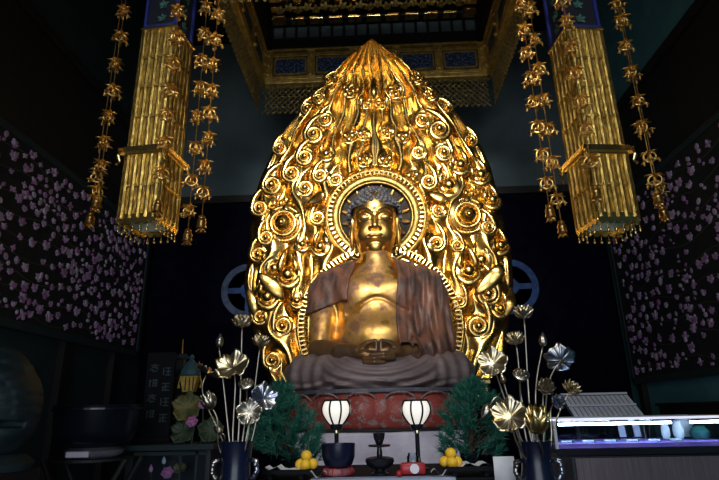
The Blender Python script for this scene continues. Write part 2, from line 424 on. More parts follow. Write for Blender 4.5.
def head_sdf(P):
    x, y, z = P[0]/1.06, (P[1]-7.12)/1.04, (P[2]-4.13)/1.03
    y = y + .24*z                       # the bow of the head
    Q = (x, y, z); A = (np.abs(x), y, z)
    d = ell(Q, (0, .03, .12), (.29, .33, .34))
    d = su(d, ell(Q, (0, -.02, -.12), (.277, .275, .345)), .06)
    d = su(d, ell(A, (.125, -.17, -.20), (.11, .11, .12)), .06)        # cheeks
    d = su(d, ell(Q, (0, -.215, -.375), (.10, .08, .085)), .06)         # chin
    # sockets, lids, brow ridges
    d = ss(d, ell(A, (.125, -.335, .03), (.10, .06, .055)), .05)
    d = su(d, ell(A, (.125, -.235, .012), (.088, .058, .05)), .012)
    for k in range(6):
        t0, t1 = k/6, (k+1)/6
        pb = lambda t: (.035+.20*t, -.312+.10*t*t, .052+.075*math.sin(PI*min(1, t*.88+.04)))
        d = su(d, cap(A, pb(t0), pb(t1), .013, .012), .022)
        pe = lambda t: (.045+.15*t, -.297+.055*t*t, -.010-.014*math.sin(PI*t))
        d = ss(d, cap(A, pe(t0), pe(t1), .0075, .0075), .008)
    # nose
    d = su(d, cap(Q, (0, -.285, .06), (0, -.345, -.115), .020, .040), .03)
    d = su(d, ell(Q, (0, -.335, -.13), (.046, .05, .036)), .018)
    d = su(d, ell(A, (.05, -.305, -.135), (.030, .036, .028)), .016)
    d = ss(d, ell(A, (.024, -.335, -.165), (.013, .016, .012)), .01)
    d = ss(d, cap(Q, (0, -.312, -.17), (0, -.312, -.20), .010), .012)
    # mouth
    d = su(d, ell(Q, (0, -.268, -.245), (.11, .040, .055)), .03)
    d = su(d, ell(A, (.034, -.300, -.223), (.058, .026, .018)), .010)
    d = su(d, ell(Q, (0, -.298, -.263), (.066, .028, .021)), .010)
    for k in range(4):
        pm = lambda t: (.105*t, -.326+.060*t*t, -.242+.008*t)
        d = ss(d, cap(A, pm(k/4), pm((k+1)/4), .007), .008)
    d = ss(d, ell(Q, (0, -.305, -.305), (.06, .022, .014)), .03)
    # ears with long lobes
    e = ell(A, (.305, .06, .02), (.040, .095, .125))
    e = su(e, ell(A, (.315, .03, -.19), (.032, .05, .15)), .05)
    e = ss(e, ell(A, (.350, .04, .02), (.030, .055, .085)), .02)
    e = ss(e, ell(A, (.345, .02, -.20), (.024, .018, .075)), .02)
    d = su(d, e, .02)
    # neck with three rings
    n = cap(Q, (0, .07, -.28), (0, .06, -.74), .205, .235)
    n = n+.012*np.exp(-((z+.515+.25*y)/.014)**2)+.012*np.exp(-((z+.60+.25*y)/.014)**2)
    d = su(d, n, .035)
    return d*1.03
buddha = thing('buddha_statue', 'large gilded seated Buddha in a brown robe, hands folded, on the red lotus pedestal', 'statue', (0, 7.0, 1.86))
OB = Vector((0, 7.0, 1.86))
def loc(V): return np.asarray(V)-np.array(OB)
V, Fq = surface(torso_sdf, (-1.0, 6.6, 2.1), (1.0, 7.75, 3.72), .018); np_mesh('torso', loc(V), Fq, M['gold_chest'], buddha)
V, Fq = surface(robe_sdf, (-1.1, 6.45, 2.0), (1.12, 7.8, 3.78), .0165); np_mesh('robe', loc(V), Fq, M['robe'], buddha)
V, Fq = surface(lap_sdf, (-1.32, 6.2, 1.8), (1.32, 7.8, 2.6), .0175); np_mesh('lap_robe', loc(V), Fq, M['robe_lap'], buddha)
V, Fq = surface(arms_sdf, (-1.0, 6.35, 2.1), (-.1, 7.2, 2.7), .014); fa = np_mesh('forearm', loc(V), Fq, M['arm_dark'], buddha); fa['label'] = 'dark lacquered forearm'
V, Fq = surface(head_sdf, (-.43, 6.66, 3.36), (.43, 7.60, 4.70), .009); head = np_mesh('head', loc(V), Fq, M['gold_face'], buddha)
def hand_sdf(s):
    def fn(P):
        Q = (P[0]*s/1.13, (P[1]-6.40)/1.13+6.5, (P[2]-2.28)/1.13+2.28)          # s=+1: the hand whose wrist is at +x
        zo = .0 if s < 0 else .045
        d = ell(Q, (.14, 6.56, 2.255+zo*.5), (.125, .105, .050))
        d = su(d, cap(Q, (.43, 6.70, 2.31), (.20, 6.59, 2.27), .088, .065), .04)
        for k, (yy, zz, L) in enumerate(((6.475, 2.235, .085), (6.445, 2.205, .075), (6.425, 2.170, .05))):
            d = su(d, chain(Q, [(.15, yy+.03, zz+zo), (.05, yy-.012, zz+zo), (-L, yy+.008, zz+zo-.004)], [.030, .027, .021]), .008)
        d = su(d, chain(Q, [(.17, 6.50, 2.275), (.095, 6.462, 2.300), (.026, 6.462, 2.290), (.022, 6.470, 2.372)], [.031, .028, .026, .020]), .010)
        d = su(d, chain(Q, [(.20, 6.54, 2.305), (.125, 6.50, 2.372), (.035, 6.475, 2.392)], [.035, .027, .020]), .012)
        return d
    return fn
for s in (-1, 1):
    V, Fq = surface(hand_sdf(s), (-.62, 6.22, 2.06), (.62, 6.80, 2.52), .0075); np_mesh('hand', loc(V), Fq, M['arm_dark'], buddha)
# hair of snail curls over a dome with the crown mound
hb = MB()
HC, HR = (0, 7.14, 4.28), (.372, .385, .335); UC, UR = (0, 7.13, 4.49), (.255, .25, .195)
hb.sphere(HC, tuple(r-.012 for r in HR), 32, 20); hb.sphere(UC, tuple(r-.012 for r in UR), 24, 14)
def hair_pts(c, r, sp):
    n = int(4*PI*r[0]*r[2]/(sp*sp*.87)); out = []
    for i in range(n):
        sz = 1-2*(i+.5)/n; a = i*2.399963; ct = math.sqrt(1-sz*sz)
        out.append((c[0]+r[0]*ct*math.cos(a), c[1]+r[1]*ct*math.sin(a), c[2]+r[2]*sz))
    return out
def inel(p, c, r): return sum(((p[i]-c[i])/r[i])**2 for i in range(3))
def hair_ok(p):
    yy = p[1]-7.12; zz = p[2]
    line = 4.365 if yy < -.14 else (4.365-(yy+.14)*1.35 if yy < .1 else 4.04-(yy-.1)*1.2)
    return zz > line
hp = [p for p in hair_pts(HC, HR, .062) if hair_ok(p) and inel(p, UC, UR) > .9]+[p for p in hair_pts(UC, UR, .062) if inel(p, HC, HR) > .95]
for p in hp: hb.sphere(p, .033*rnd.uniform(.85, 1.15), 8, 6)
hv = [tuple(Vector(p)-OB) for p in hb.v]; keep = hb.f
hb.v = hv
# the dome only where there is hair
def fok(f):
    c = Vector((0, 0, 0))
    for i in f: c += Vector(hb.v[i])
    return hair_ok(tuple(c/len(f)+OB+Vector((0, 0, .012))))
hb.f = [f for f in hb.f if fok(f)]; hb.mi = [0]*len(hb.f)
hair = hb.build('hair_curls', M['hair'], buddha, smooth=True, fixn=False); hair['label'] = 'grey snail-curl hair'
b = MB().sphere(tuple(Vector((0, 6.765, 4.27))-OB), .024); ur = b.build('forehead_jewel', M['urna'], buddha, smooth=True); ur['label'] = 'pale jewel on the forehead'
def fc(x, z, lift):                                               # walk onto the face surface from the front
    y = 6.60
    for _ in range(70):
        dd = float(head_sdf((np.array([x], np.float32), np.array([y], np.float32), np.array([z], np.float32)))[0])
        if dd < .0015: break
        y += max(dd*.7, .001)
    return tuple(Vector((x, y-lift, z))-OB)
for s in (-1, 1):
    b = MB(); pts = [fc(s*(.042+.217*t), 4.13+.054+.078*math.sin(PI*min(1, t*.88+.04)), .001) for t in [i/10 for i in range(11)]]
    b.tube(pts, [.004+.006*math.sin(PI*min(1, i/10+.08)) for i in range(11)], 6); b.build('eyebrow', M['line'], head, smooth=True)
    b = MB(); pts = [fc(s*(.048+.164*t), 4.13-.012-.014*math.sin(PI*t), .001) for t in [i/8 for i in range(9)]]
    b.tube(pts, [.003+.0045*math.sin(PI*i/8) for i in range(9)], 6); b.build('eye_line', M['line'], head, smooth=True)
b = MB(); pts = [fc(.10*t, 4.13-.250+.010*abs(t), .001) for t in [-1+i/5 for i in range(11)]]
b.tube(pts, [.003+.004*math.sin(PI*i/10) for i in range(11)], 6); b.build('lip_line', M['line'], head, smooth=True)

# ------------------------------------------------------------------ flame mandorla
def YM(z): return 7.92-.10*min(1, max(0, (z-2.9)/4.8))-.60*max(0, (z-6.0)/1.8)**2
def atM(u, v):
    Y = 7.85
    for _ in range(4): Y = YM(at(u, v, Y).z)
    return at(u, v, Y)
Lp = [(371, 42), (353, 55), (337, 70), (327, 79), (318, 92), (305, 107), (296, 117), (284, 132), (276, 143), (268, 162), (261, 178), (257, 190), (252, 212), (250, 232), (250, 256), (246, 270), (244, 284), (247, 300), (252, 314), (253, 330), (260, 353), (265, 372), (272, 384)]
Rp = [(373, 42), (392, 55), (408, 67), (425, 82), (437, 93), (450, 108), (460, 118), (472, 135), (482, 148), (490, 167), (496, 188), (502, 212), (505, 233), (511, 253), (512, 268), (513, 284), (510, 305), (508, 328), (507, 350), (500, 372), (492, 386)]
Lw = sorted(((p.z, p.x) for p in (atM(*q) for q in Lp))); Rw = sorted(((p.z, p.x) for p in (atM(*q) for q in Rp)))
ZT = min(Lw[-1][0], Rw[-1][0]); ZB = max(Lw[0][0], Rw[0][0])
def edge(z, W): return np.interp(z, [a for a, _ in W], [b for _, b in W])
CURL = [(330, 88, 7), (351, 101, 7), (320, 107, 7), (302, 113, 8), (366, 111, 6), (417, 87, 7), (395, 99, 8), (430, 104, 7), (449, 112, 7), (382, 111, 6.5),
 (327, 128, 9), (316, 143, 11), (280, 152, 8), (307, 165, 9.5), (294, 180, 10), (328, 163, 8), (364, 141, 7), (387, 139, 7), (350, 146, 7.5), (402, 145, 7.5),
 (364, 167, 7.5), (386, 167, 7.5), (417, 160, 8), (337, 185, 8), (412, 182, 8), (421, 128, 9), (437, 139, 12), (472, 144, 8), (442, 160, 10), (458, 173, 10), (478, 182, 10), (440, 181, 8),
 (275, 191, 11), (307, 194, 10), (322, 183, 8), (261, 213, 9), (286, 228, 17), (269, 242, 8), (260, 257, 9), (319, 222, 8), (322, 252, 9),
 (447, 192, 12), (427, 189, 9), (492, 206, 9), (465, 220, 17), (437, 215, 8), (435, 248, 9), (485, 232, 8), (499, 249, 9),
 (277, 272, 9.5), (291, 280, 12), (271, 301, 11), (262, 319, 8), (285, 328, 10), (479, 264, 10.5), (466, 276, 12), (485, 297, 12), (497, 312, 8), (476, 328, 11), (274, 361, 9), (305, 250, 7), (300, 305, 7), (457, 305, 7), (455, 251, 7), (283, 208, 7), (470, 199, 7)]
CW = []
for (u, v, r) in CURL:
    p = atM(u, v); CW.append((p.x, p.z, r*p.y/.96/FPX*1.02))
AX = .03
NZ, NS = 520, 340
zz = ZB+(ZT-ZB)*np.linspace(0, 1, NZ)**1.0
xl, xr = edge(zz, Lw), edge(zz, Rw)
s = np.linspace(0, 1, NS)
X = xl[:, None]+(xr-xl)[:, None]*s[None, :]; Z = np.repeat(zz[:, None], NS, 1)
q = 2*s[None, :]-1+0*Z
hw = (xr-xl)[:, None]/2
# carved flow: stream function that parts around the curls
psi = q*1.55+.035*np.sin(Z*3.1+2.*np.abs(q))*np.sign(q)
for (cx, cz, r) in CW:
    dx, dz = X-cx, Z-cz; rr = dx*dx+dz*dz+1e-6
    sg = 1 if cx < AX else -1
    psi = psi-.75*np.where(rr > r*r, r*r/rr, rr/(r*r))*dx*np.exp(-rr/(3.2*r)**2)/np.maximum(hw, .5)*1.6 + sg*.10*r*np.exp(-rr/(2.2*r)**2)*2.2
lam = .30
ph = 2*PI*psi/lam
ridge = (.5+.5*np.cos(ph))**.8
fine = .5+.5*np.cos(ph*2+.8)
edgew = np.clip((1-np.abs(q))*hw/.10, 0, 1)
amp = .105*np.clip(hw/.6, .5, 1)
H = .05+.16*np.sqrt(np.clip(1-q*q, 0, 1))*np.clip(hw/1.2, .45, 1)+amp*ridge*(.35+.65*edgew)+.003*fine
H = H*np.sqrt(np.clip(edgew*.9+.1, 0, 1))
# recess behind the head and the body
HCX, HCZ = .02, atM(376, 221).z
dh = np.sqrt((X-HCX)**2+(Z-HCZ)**2)
H = np.where(dh < .80, .13, H)
db = np.sqrt((X-.03)**2+(Z-2.80)**2)
H = np.where(db < 1.16, .13, H)
def Hat(x, z):
    j = int(np.clip(round((z-ZB)/(ZT-ZB)*(NZ-1)), 0, NZ-1)); i = int(np.clip(round((x-xl[j])/(xr[j]-xl[j])*(NS-1)), 0, NS-1)); return float(H[j, i])
YMv = 7.92-.10*np.clip((Z-2.9)/4.8, 0, 1)-.60*np.clip((Z-6.0)/1.8, 0, 9)**2
OM = np.array([0, 7.92, ZB])
front = np.stack([X, YMv-H, Z], -1).reshape(-1, 3); back = np.stack([X, YMv+.10, Z], -1).reshape(-1, 3)
n = NZ*NS; ii = np.arange(n).reshape(NZ, NS)
quad = lambda a, b_, c, d_: np.stack([a.ravel(), b_.ravel(), c.ravel(), d_.ravel()], 1)
Fm = [quad(ii[:-1, :-1], ii[:-1, 1:], ii[1:, 1:], ii[1:, :-1]), quad(ii[:-1, :-1]+n, ii[1:, :-1]+n, ii[1:, 1:]+n, ii[:-1, 1:]+n)]
for col, fl in ((0, 1), (NS-1, 0)):
    a = ii[:-1, col]; c = ii[1:, col]; Fm.append(quad(a, c, c+n, a+n) if fl else quad(a, a+n, c+n, c))
a = ii[0, :-1]; c = ii[0, 1:]; Fm.append(quad(a, a+n, c+n, c)); a = ii[-1, :-1]; c = ii[-1, 1:]; Fm.append(quad(a, c, c+n, a+n))
mand = thing('flame_mandorla', 'tall gilded flame mandorla carved with curls, standing behind the seated Buddha', 'mandorla', tuple(OM))
np_mesh('backboard', np.concatenate([front, back])-OM, np.concatenate(Fm), M['gold'], mand)
def curl_mesh(kind):
    b = MB()
    if kind == 0:
        N = 40; pts = []; rs = []
        tail = [(.34, 2.6, .03), (.0, 2.2, .19), (-.40, 1.7, .31), (-.70, 1.15, .37), (-.82, .55, .38)]
        for x, z, r in tail: pts.append((x, -.14-.1*r, z)); rs.append(r)
        for i in range(N+1):
            t = i/N; th = PI+2*PI*1.32*t; r = .86-.42*t
            pts.append((r*math.cos(th), -.20-.32*t, r*math.sin(th))); rs.append(.34-.13*t)
        b.tube(pts, rs, 12, flat=.85)
        b.lathe([(1.05, -.1), (1.0, .08), (.8, .18), (.4, .26), (.02, .28)], 26, axis='y')
        b.sphere((.02, -.54, .02), (.36, .42, .36), 20, 14)
    elif kind == 1:                                               # big pearl with rings
        N = 40
        for R, r, y in ((1.0, .17, .2), (.70, .15, .42)):
            b.tube([(R*math.cos(2*PI*i/N), -y, R*math.sin(2*PI*i/N)) for i in range(N)], r, 9, closed=True)
        b.lathe([(1.1, -.1), (1.0, .14), (.7, .34), (.02, .5)], 30, axis='y')
        b.sphere((0, -.50, .0), (.52, .55, .52), 20, 14)
        for k in range(3):
            a = PI/2+(k-1)*.9
            b.petal(1.15, .62, T((.35*math.cos(a), -.35, .35*math.sin(a)), (0, PI/2-a, 0)), curl=.18, cup=.5, th=.03, tip=.8)
        b.sphere((0, -1.02, -.06), .19, 12, 8)
    elif kind == 3:                                               # ball in nested crescents with a rising flame
        N = 24
        for R, w_, y, z in ((.86, .34, .20, .0),):
            b.tube([(R*math.cos(PI*.90+PI*1.2*i/N), -y-.1*math.sin(PI*i/N), z+R*math.sin(PI*.90+PI*1.2*i/N)) for i in range(N+1)], [.04+w_*math.sin(PI*i/N)**.6 for i in range(N+1)], 12)
        b.lathe([(.9, -.1), (.85, .08), (.65, .18), (.3, .26), (.02, .28)], 26, axis='y')
        b.sphere((0, -.44, .12), (.52, .50, .52), 20, 14)
        for x0, x1, x2, h_, w_ in ((-.72, -.60, .10, 2.5, .34), (.74, .62, .25, 2.1, .28)):
            b.tube([(x0, -.18, .05), (x1, -.22, .05+(h_-.05)*.35), (x1*.6+x2*.4, -.18, .05+(h_-.05)*.7), (x2, -.06, h_)], [w_*.8, w_, w_*.7, .02], 12)
    else:                                                         # twin cloud knob
        for x, z, r in ((-.48, .12, .52), (.48, .12, .52), (0, -.42, .5)): b.sphere((x, -.35, z), (r, .5, r), 16, 10)
        N = 26; b.tube([(1.02*math.cos(PI+PI*i/N), -.2, .1+1.0*math.sin(PI+PI*i/N)) for i in range(N+1)], [.06+.16*math.sin(PI*i/N) for i in range(N+1)], 9)
        b.lathe([(1.05, -.1), (.95, .1), (.6, .22), (.02, .26)], 22, axis='y')
        for sx in (-1, 1): b.tube([(sx*.95, -.2, .1), (sx*1.05, -.2, .8), (sx*.8, -.18, 1.5), (sx*.3, -.12, 2.1)], [.16, .2, .14, .02], 8)
    o = b.build('flame_curl', M['gold'], None, smooth=True); me = o.data; bpy.data.objects.remove(o); return me
CM = [curl_mesh(k) for k in range(4)]
for (u, v, rp), (cx, cz, r) in zip(CURL, CW):
    kind = 1 if rp > 14 else (2 if abs(cx-AX) < .62 and cz > 5 else (3 if (int(u*7+v*3) % 5) in (0, 2) else 0))
    o = bpy.data.objects.new('flame_curl', CM[kind]); COL.objects.link(o); o.parent = mand
    el_, er_ = edge(cz, Lw), edge(cz, Rw); m_ = r*1.22
    cx = min(max(cx, el_+m_), er_-m_); h = Hat(cx, cz)
    qn = (2*(cx-el_)/(er_-el_)-1)
    lean = math.atan((edge(cz+.35, Lw)-el_)/.35) if cx < AX else math.atan((er_-edge(cz+.35, Rw))/.35)
    lean = lean*abs(qn)
    o.location = (cx-OM[0], YM(cz)-h+.03-OM[1], cz-OM[2])
    sx = 1 if cx < AX else -1
    ang = (.14*math.sin(u*1.7)+lean)*sx
    o.rotation_euler = (.10, ang, 0); o.scale = (sx*r, r*.95, r)
# halo rings with beaded rims
b = MB(); N = 64
RH = .70
b.tube([(HCX+(RH-.075)*math.cos(2*PI*i/N), 7.92-.26, HCZ+(RH-.075)*math.sin(2*PI*i/N)) for i in range(N)], .058, 10, closed=True, flat=.6)
b.tube([(HCX+(RH+.055)*math.cos(2*PI*i/N), 7.92-.25, HCZ+(RH+.055)*math.sin(2*PI*i/N)) for i in range(N)], .035, 8, closed=True)
b.tube([(HCX+.565*math.cos(2*PI*i/N), 7.92-.24, HCZ+.565*math.sin(2*PI*i/N)) for i in range(N)], .022, 8, closed=True)
b.v = [(x-OM[0], y-OM[1]-.02, z-OM[2]) for x, y, z in b.v]
hr = b.build('head_halo_ring', M['gold_band'], mand, smooth=True)
b = MB()
for i in range(60):
    a = 2*PI*i/60; b.sphere((HCX+RH*math.cos(a)-OM[0], -.36, HCZ+RH*math.sin(a)-OM[2]), (.023, .05, .045), 8, 6, mtx=None) if False else b.box((0, 0, 0), (.038, .07, .07), T((HCX+RH*math.cos(a)-OM[0], -.335, HCZ+RH*math.sin(a)-OM[2]), (0, PI/2-a, 0)))
b.build('beaded_rim', M['gold_pale'], hr, bevel=.008)
b = MB().lathe([(.575, -.12), (.575, .182), (.02, .182)], 40, c=(HCX-OM[0], 0, HCZ-OM[2]), axis='y')
hd = b.build('halo_disc', M['halo_dark'], mand); hd['label'] = 'dark disc of the halo'
b = MB()
for i in range(16):
    a = 2*PI*i/16+.2; b.petal(.15, .07, T((HCX-OM[0]+.39*math.cos(a), -.205, HCZ-OM[2]+.39*math.sin(a)), (0, PI/2-a, 0)), curl=-.3, cup=.4, th=.01)
b.build('halo_petals', M['gold_worn'], hd, smooth=True)
b = MB(); RB = 1.13; arc = [math.radians(-28+236*i/70) for i in range(71)]
b.tube([(.03+(RB+.06)*math.cos(a), -.25, 2.80+(RB+.06)*math.sin(a)-OM[2]) for a in arc], .035, 8)
b.tube([(.03+(RB-.09)*math.cos(a), -.23, 2.80+(RB-.09)*math.sin(a)-OM[2]) for a in arc], .06, 8, flat=.6)
br = b.build('body_halo_ring', M['gold'], mand, smooth=True)
b = MB()
for i in range(74):
    a = math.radians(-27+234*i/73); b.box((0, 0, 0), (.034, .07, .09), T((.03+RB*math.cos(a), -.31, 2.80+RB*math.sin(a)-OM[2]), (0, PI/2-a, 0)))
b.build('beaded_rim', M['gold_pale'], br, bevel=.008)
# plain slanting ribbons of flame and the drop below the tip
for (u0, v0, u1, v1, w) in ((310, 211, 327, 202, .085), (445, 210, 427, 202, .085), (262, 278, 287, 304, .12), (500, 268, 471, 299, .12), (250, 290, 258, 322, .08), (508, 290, 500, 322, .08)):
    a_, c_ = atM(u0, v0), atM(u1, v1); b = MB(); pts = []
    for i in range(9):
        t = i/8; p = a_.lerp(c_, t); pts.append((p.x-OM[0]+.03*math.sin(PI*t), YM(p.z)-Hat(p.x, p.z)-.10-.05*math.sin(PI*t)-OM[1], p.z-OM[2]))
    b.tube(pts, [w*max(.06, math.sin(PI*i/8)**.8) for i in range(9)], 12, flat=.28)
    b.build('flame_ribbon', M['gold'], mand, smooth=True)
p = atM(374, 101); b = MB().tube([(p.x, YM(p.z)-Hat(p.x, p.z)-.02-OM[1], p.z-OM[2]+dz) for dz in (-.16, -.08, 0, .12, .28)], [.02, .07, .075, .045, .005], 10)
b.build('flame_drop', M['gold'], mand, smooth=True)
# stepped gilded foot of the mandorla
b = MB()
for i, (w, z0) in enumerate(((3.1, 0), (3.0, -.10), (2.9, -.20))): b.box((.03, .08, z0-.04), (w, .30, .065))
b.build('foot_moulding', M['gold_pale'], mand, bevel=.012)
b = MB().box((.03, .13, (-.24-ZB)/2), (2.3, .3, ZB-.24)); b.build('plinth', M['lacquer_soft'], mand, bevel=.01)

# ------------------------------------------------------------------ pedestal
lp = thing('lotus_pedestal', 'worn red lotus-petal pedestal carrying the seated Buddha', 'pedestal', (0, 7.0, 1.385))
RX, RY = 1.12, .80
def ring(b, prof, seg=64):
    V = []; F = []
    for (k, z) in prof:
        for i in range(seg): V.append((RX*k*math.cos(2*PI*i/seg), RY*k*math.sin(2*PI*i/seg), z))
    for j in range(len(prof)-1):
        for i in range(seg): F.append((j*seg+i, j*seg+(i+1) % seg, (j+1)*seg+(i+1) % seg, (j+1)*seg+i))
    F.append(tuple(reversed(range(seg)))); F.append(tuple((len(prof)-1)*seg+i for i in range(seg))); b.add(V, F)
b = MB(); ring(b, [(.93, 0), (.95, .03), (.90, .06), (.90, .40), (1.0, .43), (1.0, .47), (.97, .475)]); o = b.build('seat_base', M['lotus_grey'], lp, smooth='auto'); o['label'] = 'grey-blue worn seat ring'
b = MB(); ring(b, [(.985, 0), (1.01, .012), (1.01, .035), (.97, .05)]); b.build('foot_rim', M['dark_wood'], lp, smooth='auto')
NPT = 15
for k in range(NPT*2):
    outer = k < NPT; a = -PI/2+2*PI*((k % NPT)+(.5 if outer else 0))/NPT
    b = MB(); L, w = (.40, .47) if outer else (.43, .44)
    V = []; F = []; n, m = 10, 12
    for sd in (0, 1):
        for i in range(n+1):
            t = i/n; prof = (1-.02)*min(1, (1.06-t)*4.2)**.55 if t > .80 else 1.0
            ww = w*.5*(.88+.12*math.sin(PI*t))*prof
            for j in range(m+1):
                qq = -1+2*j/m; bul = .13*math.sin(PI*min(1, t*.8+.12))*(1-qq*qq*.85)
                V.append((qq*ww, -bul-.02+.03*t+sd*.02, .03+L*t*(1-.06*abs(qq)**3)))
    NN = (n+1)*(m+1); ix = lambda sd, i, j: sd*NN+i*(m+1)+j
    for i in range(n):
        for j in range(m):
            F += [(ix(0, i, j), ix(0, i, j+1), ix(0, i+1, j+1), ix(0, i+1, j)), (ix(1, i, j), ix(1, i+1, j), ix(1, i+1, j+1), ix(1, i, j+1))]
        for j in (0, m): F.append((ix(0, i, j), ix(0, i+1, j), ix(1, i+1, j), ix(1, i, j)))
    for j in range(m): F += [(ix(0, n, j), ix(0, n, j+1), ix(1, n, j+1), ix(1, n, j)), (ix(0, 0, j), ix(1, 0, j), ix(1, 0, j+1), ix(0, 0, j+1))]
    kk = .92 if outer else .875
    b.add(V, F, T((RX*kk*math.cos(a), RY*kk*math.sin(a), 0), (0, 0, math.atan2(math.sin(a)/RY, math.cos(a)/RX)+PI/2)))
    # raised lip along the petal's upper edge
    lip = [(qq*w*.5*.9*(1 if abs(qq) < .98 else 1), -.02-.06*(1-qq*qq)-.01, .03+L*(.985-.30*abs(qq)**3.2)) for qq in [-1+2*i/12 for i in range(13)]]
    b.cur = 1; b.tube(lip, .012, 6, mtx=T((RX*kk*math.cos(a), RY*kk*math.sin(a), 0), (0, 0, math.atan2(math.sin(a)/RY, math.cos(a)/RX)+PI/2)))
    b.build('petal', [M['red_petal'], M['worn_edge']], lp, smooth=True)
sp = thing('stone_pedestal', 'pale grey stone block beneath the red lotus pedestal', 'pedestal', (0, 6.98, 0))
b = MB()
V = []
for (hx, hy, z) in ((1.10, .82, .12), (1.10, .82, 1.0), (.98, .78, 1.32), (.98, .78, 1.385)):
    for (i, j) in ((-1, -.8), (-.8, -1), (.8, -1), (1, -.8), (1, .8), (.8, 1), (-.8, 1), (-1, .8)): V.append((i*hx, j*hy, z))
Fp = [tuple(reversed(range(8))), tuple(range(24, 32))]+[(r*8+i, r*8+(i+1) % 8, r*8+8+(i+1) % 8, r*8+8+i) for r in range(3) for i in range(8)]
b.add(V, Fp); b.build('block', M['stone'], sp, bevel=.03)
MB().box((0, 0, .06), (2.4, 1.7, .12)).build('plinth_step', M['stone'], sp, bevel=.015)

# ------------------------------------------------------------------ canopy over the statue
CX, CY0, CY1, CZ0, CZ1, HW = .09, 5.62, 8.26, 7.34, 8.03, 2.05
cp = thing('hanging_canopy', 'gilded canopy with blue filigree panels and net fringe hung above the mandorla tip', 'canopy', (CX, (CY0+CY1)/2, CZ0))
OC = Vector(cp.location)
def beam_side(p0, p1, nin, npan, wide, inset):
    """one side: panel board from p0 to p1 (x, y), nin = inward normal"""
    d = Vector((p1[0]-p0[0], p1[1]-p0[1], 0)); L = d.length; d.normalize(); n = Vector((*nin, 0)); ang = math.atan2(d.y, d.x)
    base = Vector((p0[0], p0[1], CZ0))
    def W(a, z, k): return tuple(base+d*a+Vector((0, 0, z))+n*k-OC)
    def bx(b, a0, a1, z0, z1, k0, k1):
        V = [W(a, z, k) for a in (a0, a1) for k in (k0, k1) for z in (z0, z1)]
        b.add(V, [(0, 1, 3, 2), (4, 6, 7, 5), (0, 4, 5, 1), (2, 3, 7, 6), (0, 2, 6, 4), (1, 5, 7, 3)])
    H = CZ1-CZ0
    b = MB(); bx(b, 0, L, 0, H, -.08, 0); fr = b.build('frame_beam', M['dark_wood'], cp)
    b = MB(); bx(b, -.03, L+.03, -.04, .035, -.11, .05); b.build('gilt_rail', M['gold_paint'], fr, bevel=.01)
    b = MB(); bx(b, 0, L, .06, .13, 0, .03); bx(b, 0, L, H-.14, H-.06, 0, .03); bx(b, -.02, L+.02, H-.03, H+.03, -.1, .07); b.build('gilt_moulding', M['gold_paint'], fr, bevel=.008)
    P = (L-2*inset)/npan
    for i in range(npan+1):
        a = inset+P*i; b = MB(); bx(b, a-.07, a+.07, .02, H-.02, 0, .045)
        for z in (.14, H*.5, H-.14): b.sphere(W(a, z, .05), .045, 8, 6)
        b.build('gilt_post', M['gold_paint'], fr, smooth='auto')
    for i in range(npan):
        a0, a1 = inset+P*i+.11, inset+P*(i+1)-.11; b = MB(); bx(b, a0, a1, .18, H-.19, 0, .015); pn = b.build('filigree_panel', M['blue_panel'], cp); pn['label'] = 'blue filigree panel'
        b = MB()
        for (u0, u1, z0, z1) in ((a0-.02, a1+.02, .155, .185), (a0-.02, a1+.02, H-.195, H-.165), (a0-.025, a0+.005, .155, H-.165), (a1-.005, a1+.025, .155, H-.165)): bx(b, u0, u1, z0, z1, 0, .03)
        b.build('panel_frame', M['gold_paint'], pn)
    # net fringe of crossing cords with knots
    b = MB(); D = .56; sp = .105
    k = -D
    N = int((L+D)/sp)
    for i in range(N):
        for sg in (1, -1):
            a0 = -D+i*sp if sg > 0 else i*sp
            pts = []
            lo, hi = a0, a0+sg*D
            t0, t1 = 0., 1.
            for t in (0, 1): pass
            f = lambda t: a0+sg*D*t
            ts = [t/10 for t in range(11) if 0 <= f(t/10) <= L]
            if len(ts) < 2: continue
            b.tube([W(f(ts[0]), -.05-D*ts[0], -.05), W(f(ts[-1]), -.05-D*ts[-1], -.05)], .010, 4)
    for i in range(int(L/sp)):
        for j in range(6): b.sphere(W(i*sp+(sp*.5 if j % 2 == 0 else 0), -.05-j*D/5.35, -.055), .021, 6, 4)
    b.build('net_fringe', M['net'], cp, fixn=False)
beam_side((CX-HW, CY1), (CX+HW, CY1), (0, -1), 5, True, .10)
beam_side((CX-HW, CY0), (CX-HW, CY1), (1, 0), 3, True, .10)
beam_side((CX+HW, CY0), (CX+HW, CY1), (-1, 0), 3, True, .10)
beam_side((CX-HW, CY0), (CX+HW, CY0), (0, 1), 5, True, .10)
def L_(x, y, z): return (CX+x-OC.x, y-OC.y, z-OC.z)
b = MB()                                                       # dark cove with grey coffers between beam and rafters
for (x, y, sx, sy) in ((0, CY1-.13, 2*HW-.1, .06), (-HW+.13, (CY0+CY1)/2, .06, CY1-CY0), (HW-.13, (CY0+CY1)/2, .06, CY1-CY0)): b.box(L_(x, y, 8.22), (sx, sy, .42))
b.build('cove_board', M['dark_wood'], cp)
for i in range(17):
    b = MB().box(L_(-1.76+.22*i, CY1-.17, 8.30), (.165, .02, .22)); b.build('cove_coffer', M['plaster'], cp)
for row, (y, z, hw, step, bw) in enumerate(((CY1-.36, 8.40, 1.72, .34, .25), (CY1-.62, 8.62, 1.60, .24, .16))):
    n = int(2*hw/step)
    b = MB().box(L_(0, y+.06, z+.05), (2*hw+.2, .10, .06)); b.build('rafter_rail', M['dark_wood'], cp)
    for i in range(n+1):
        b = MB().box(L_(-hw+i*2*hw/n, y, z), (bw, .16, .055)); b.build('rafter_end', M['gold'], cp, bevel=.01)
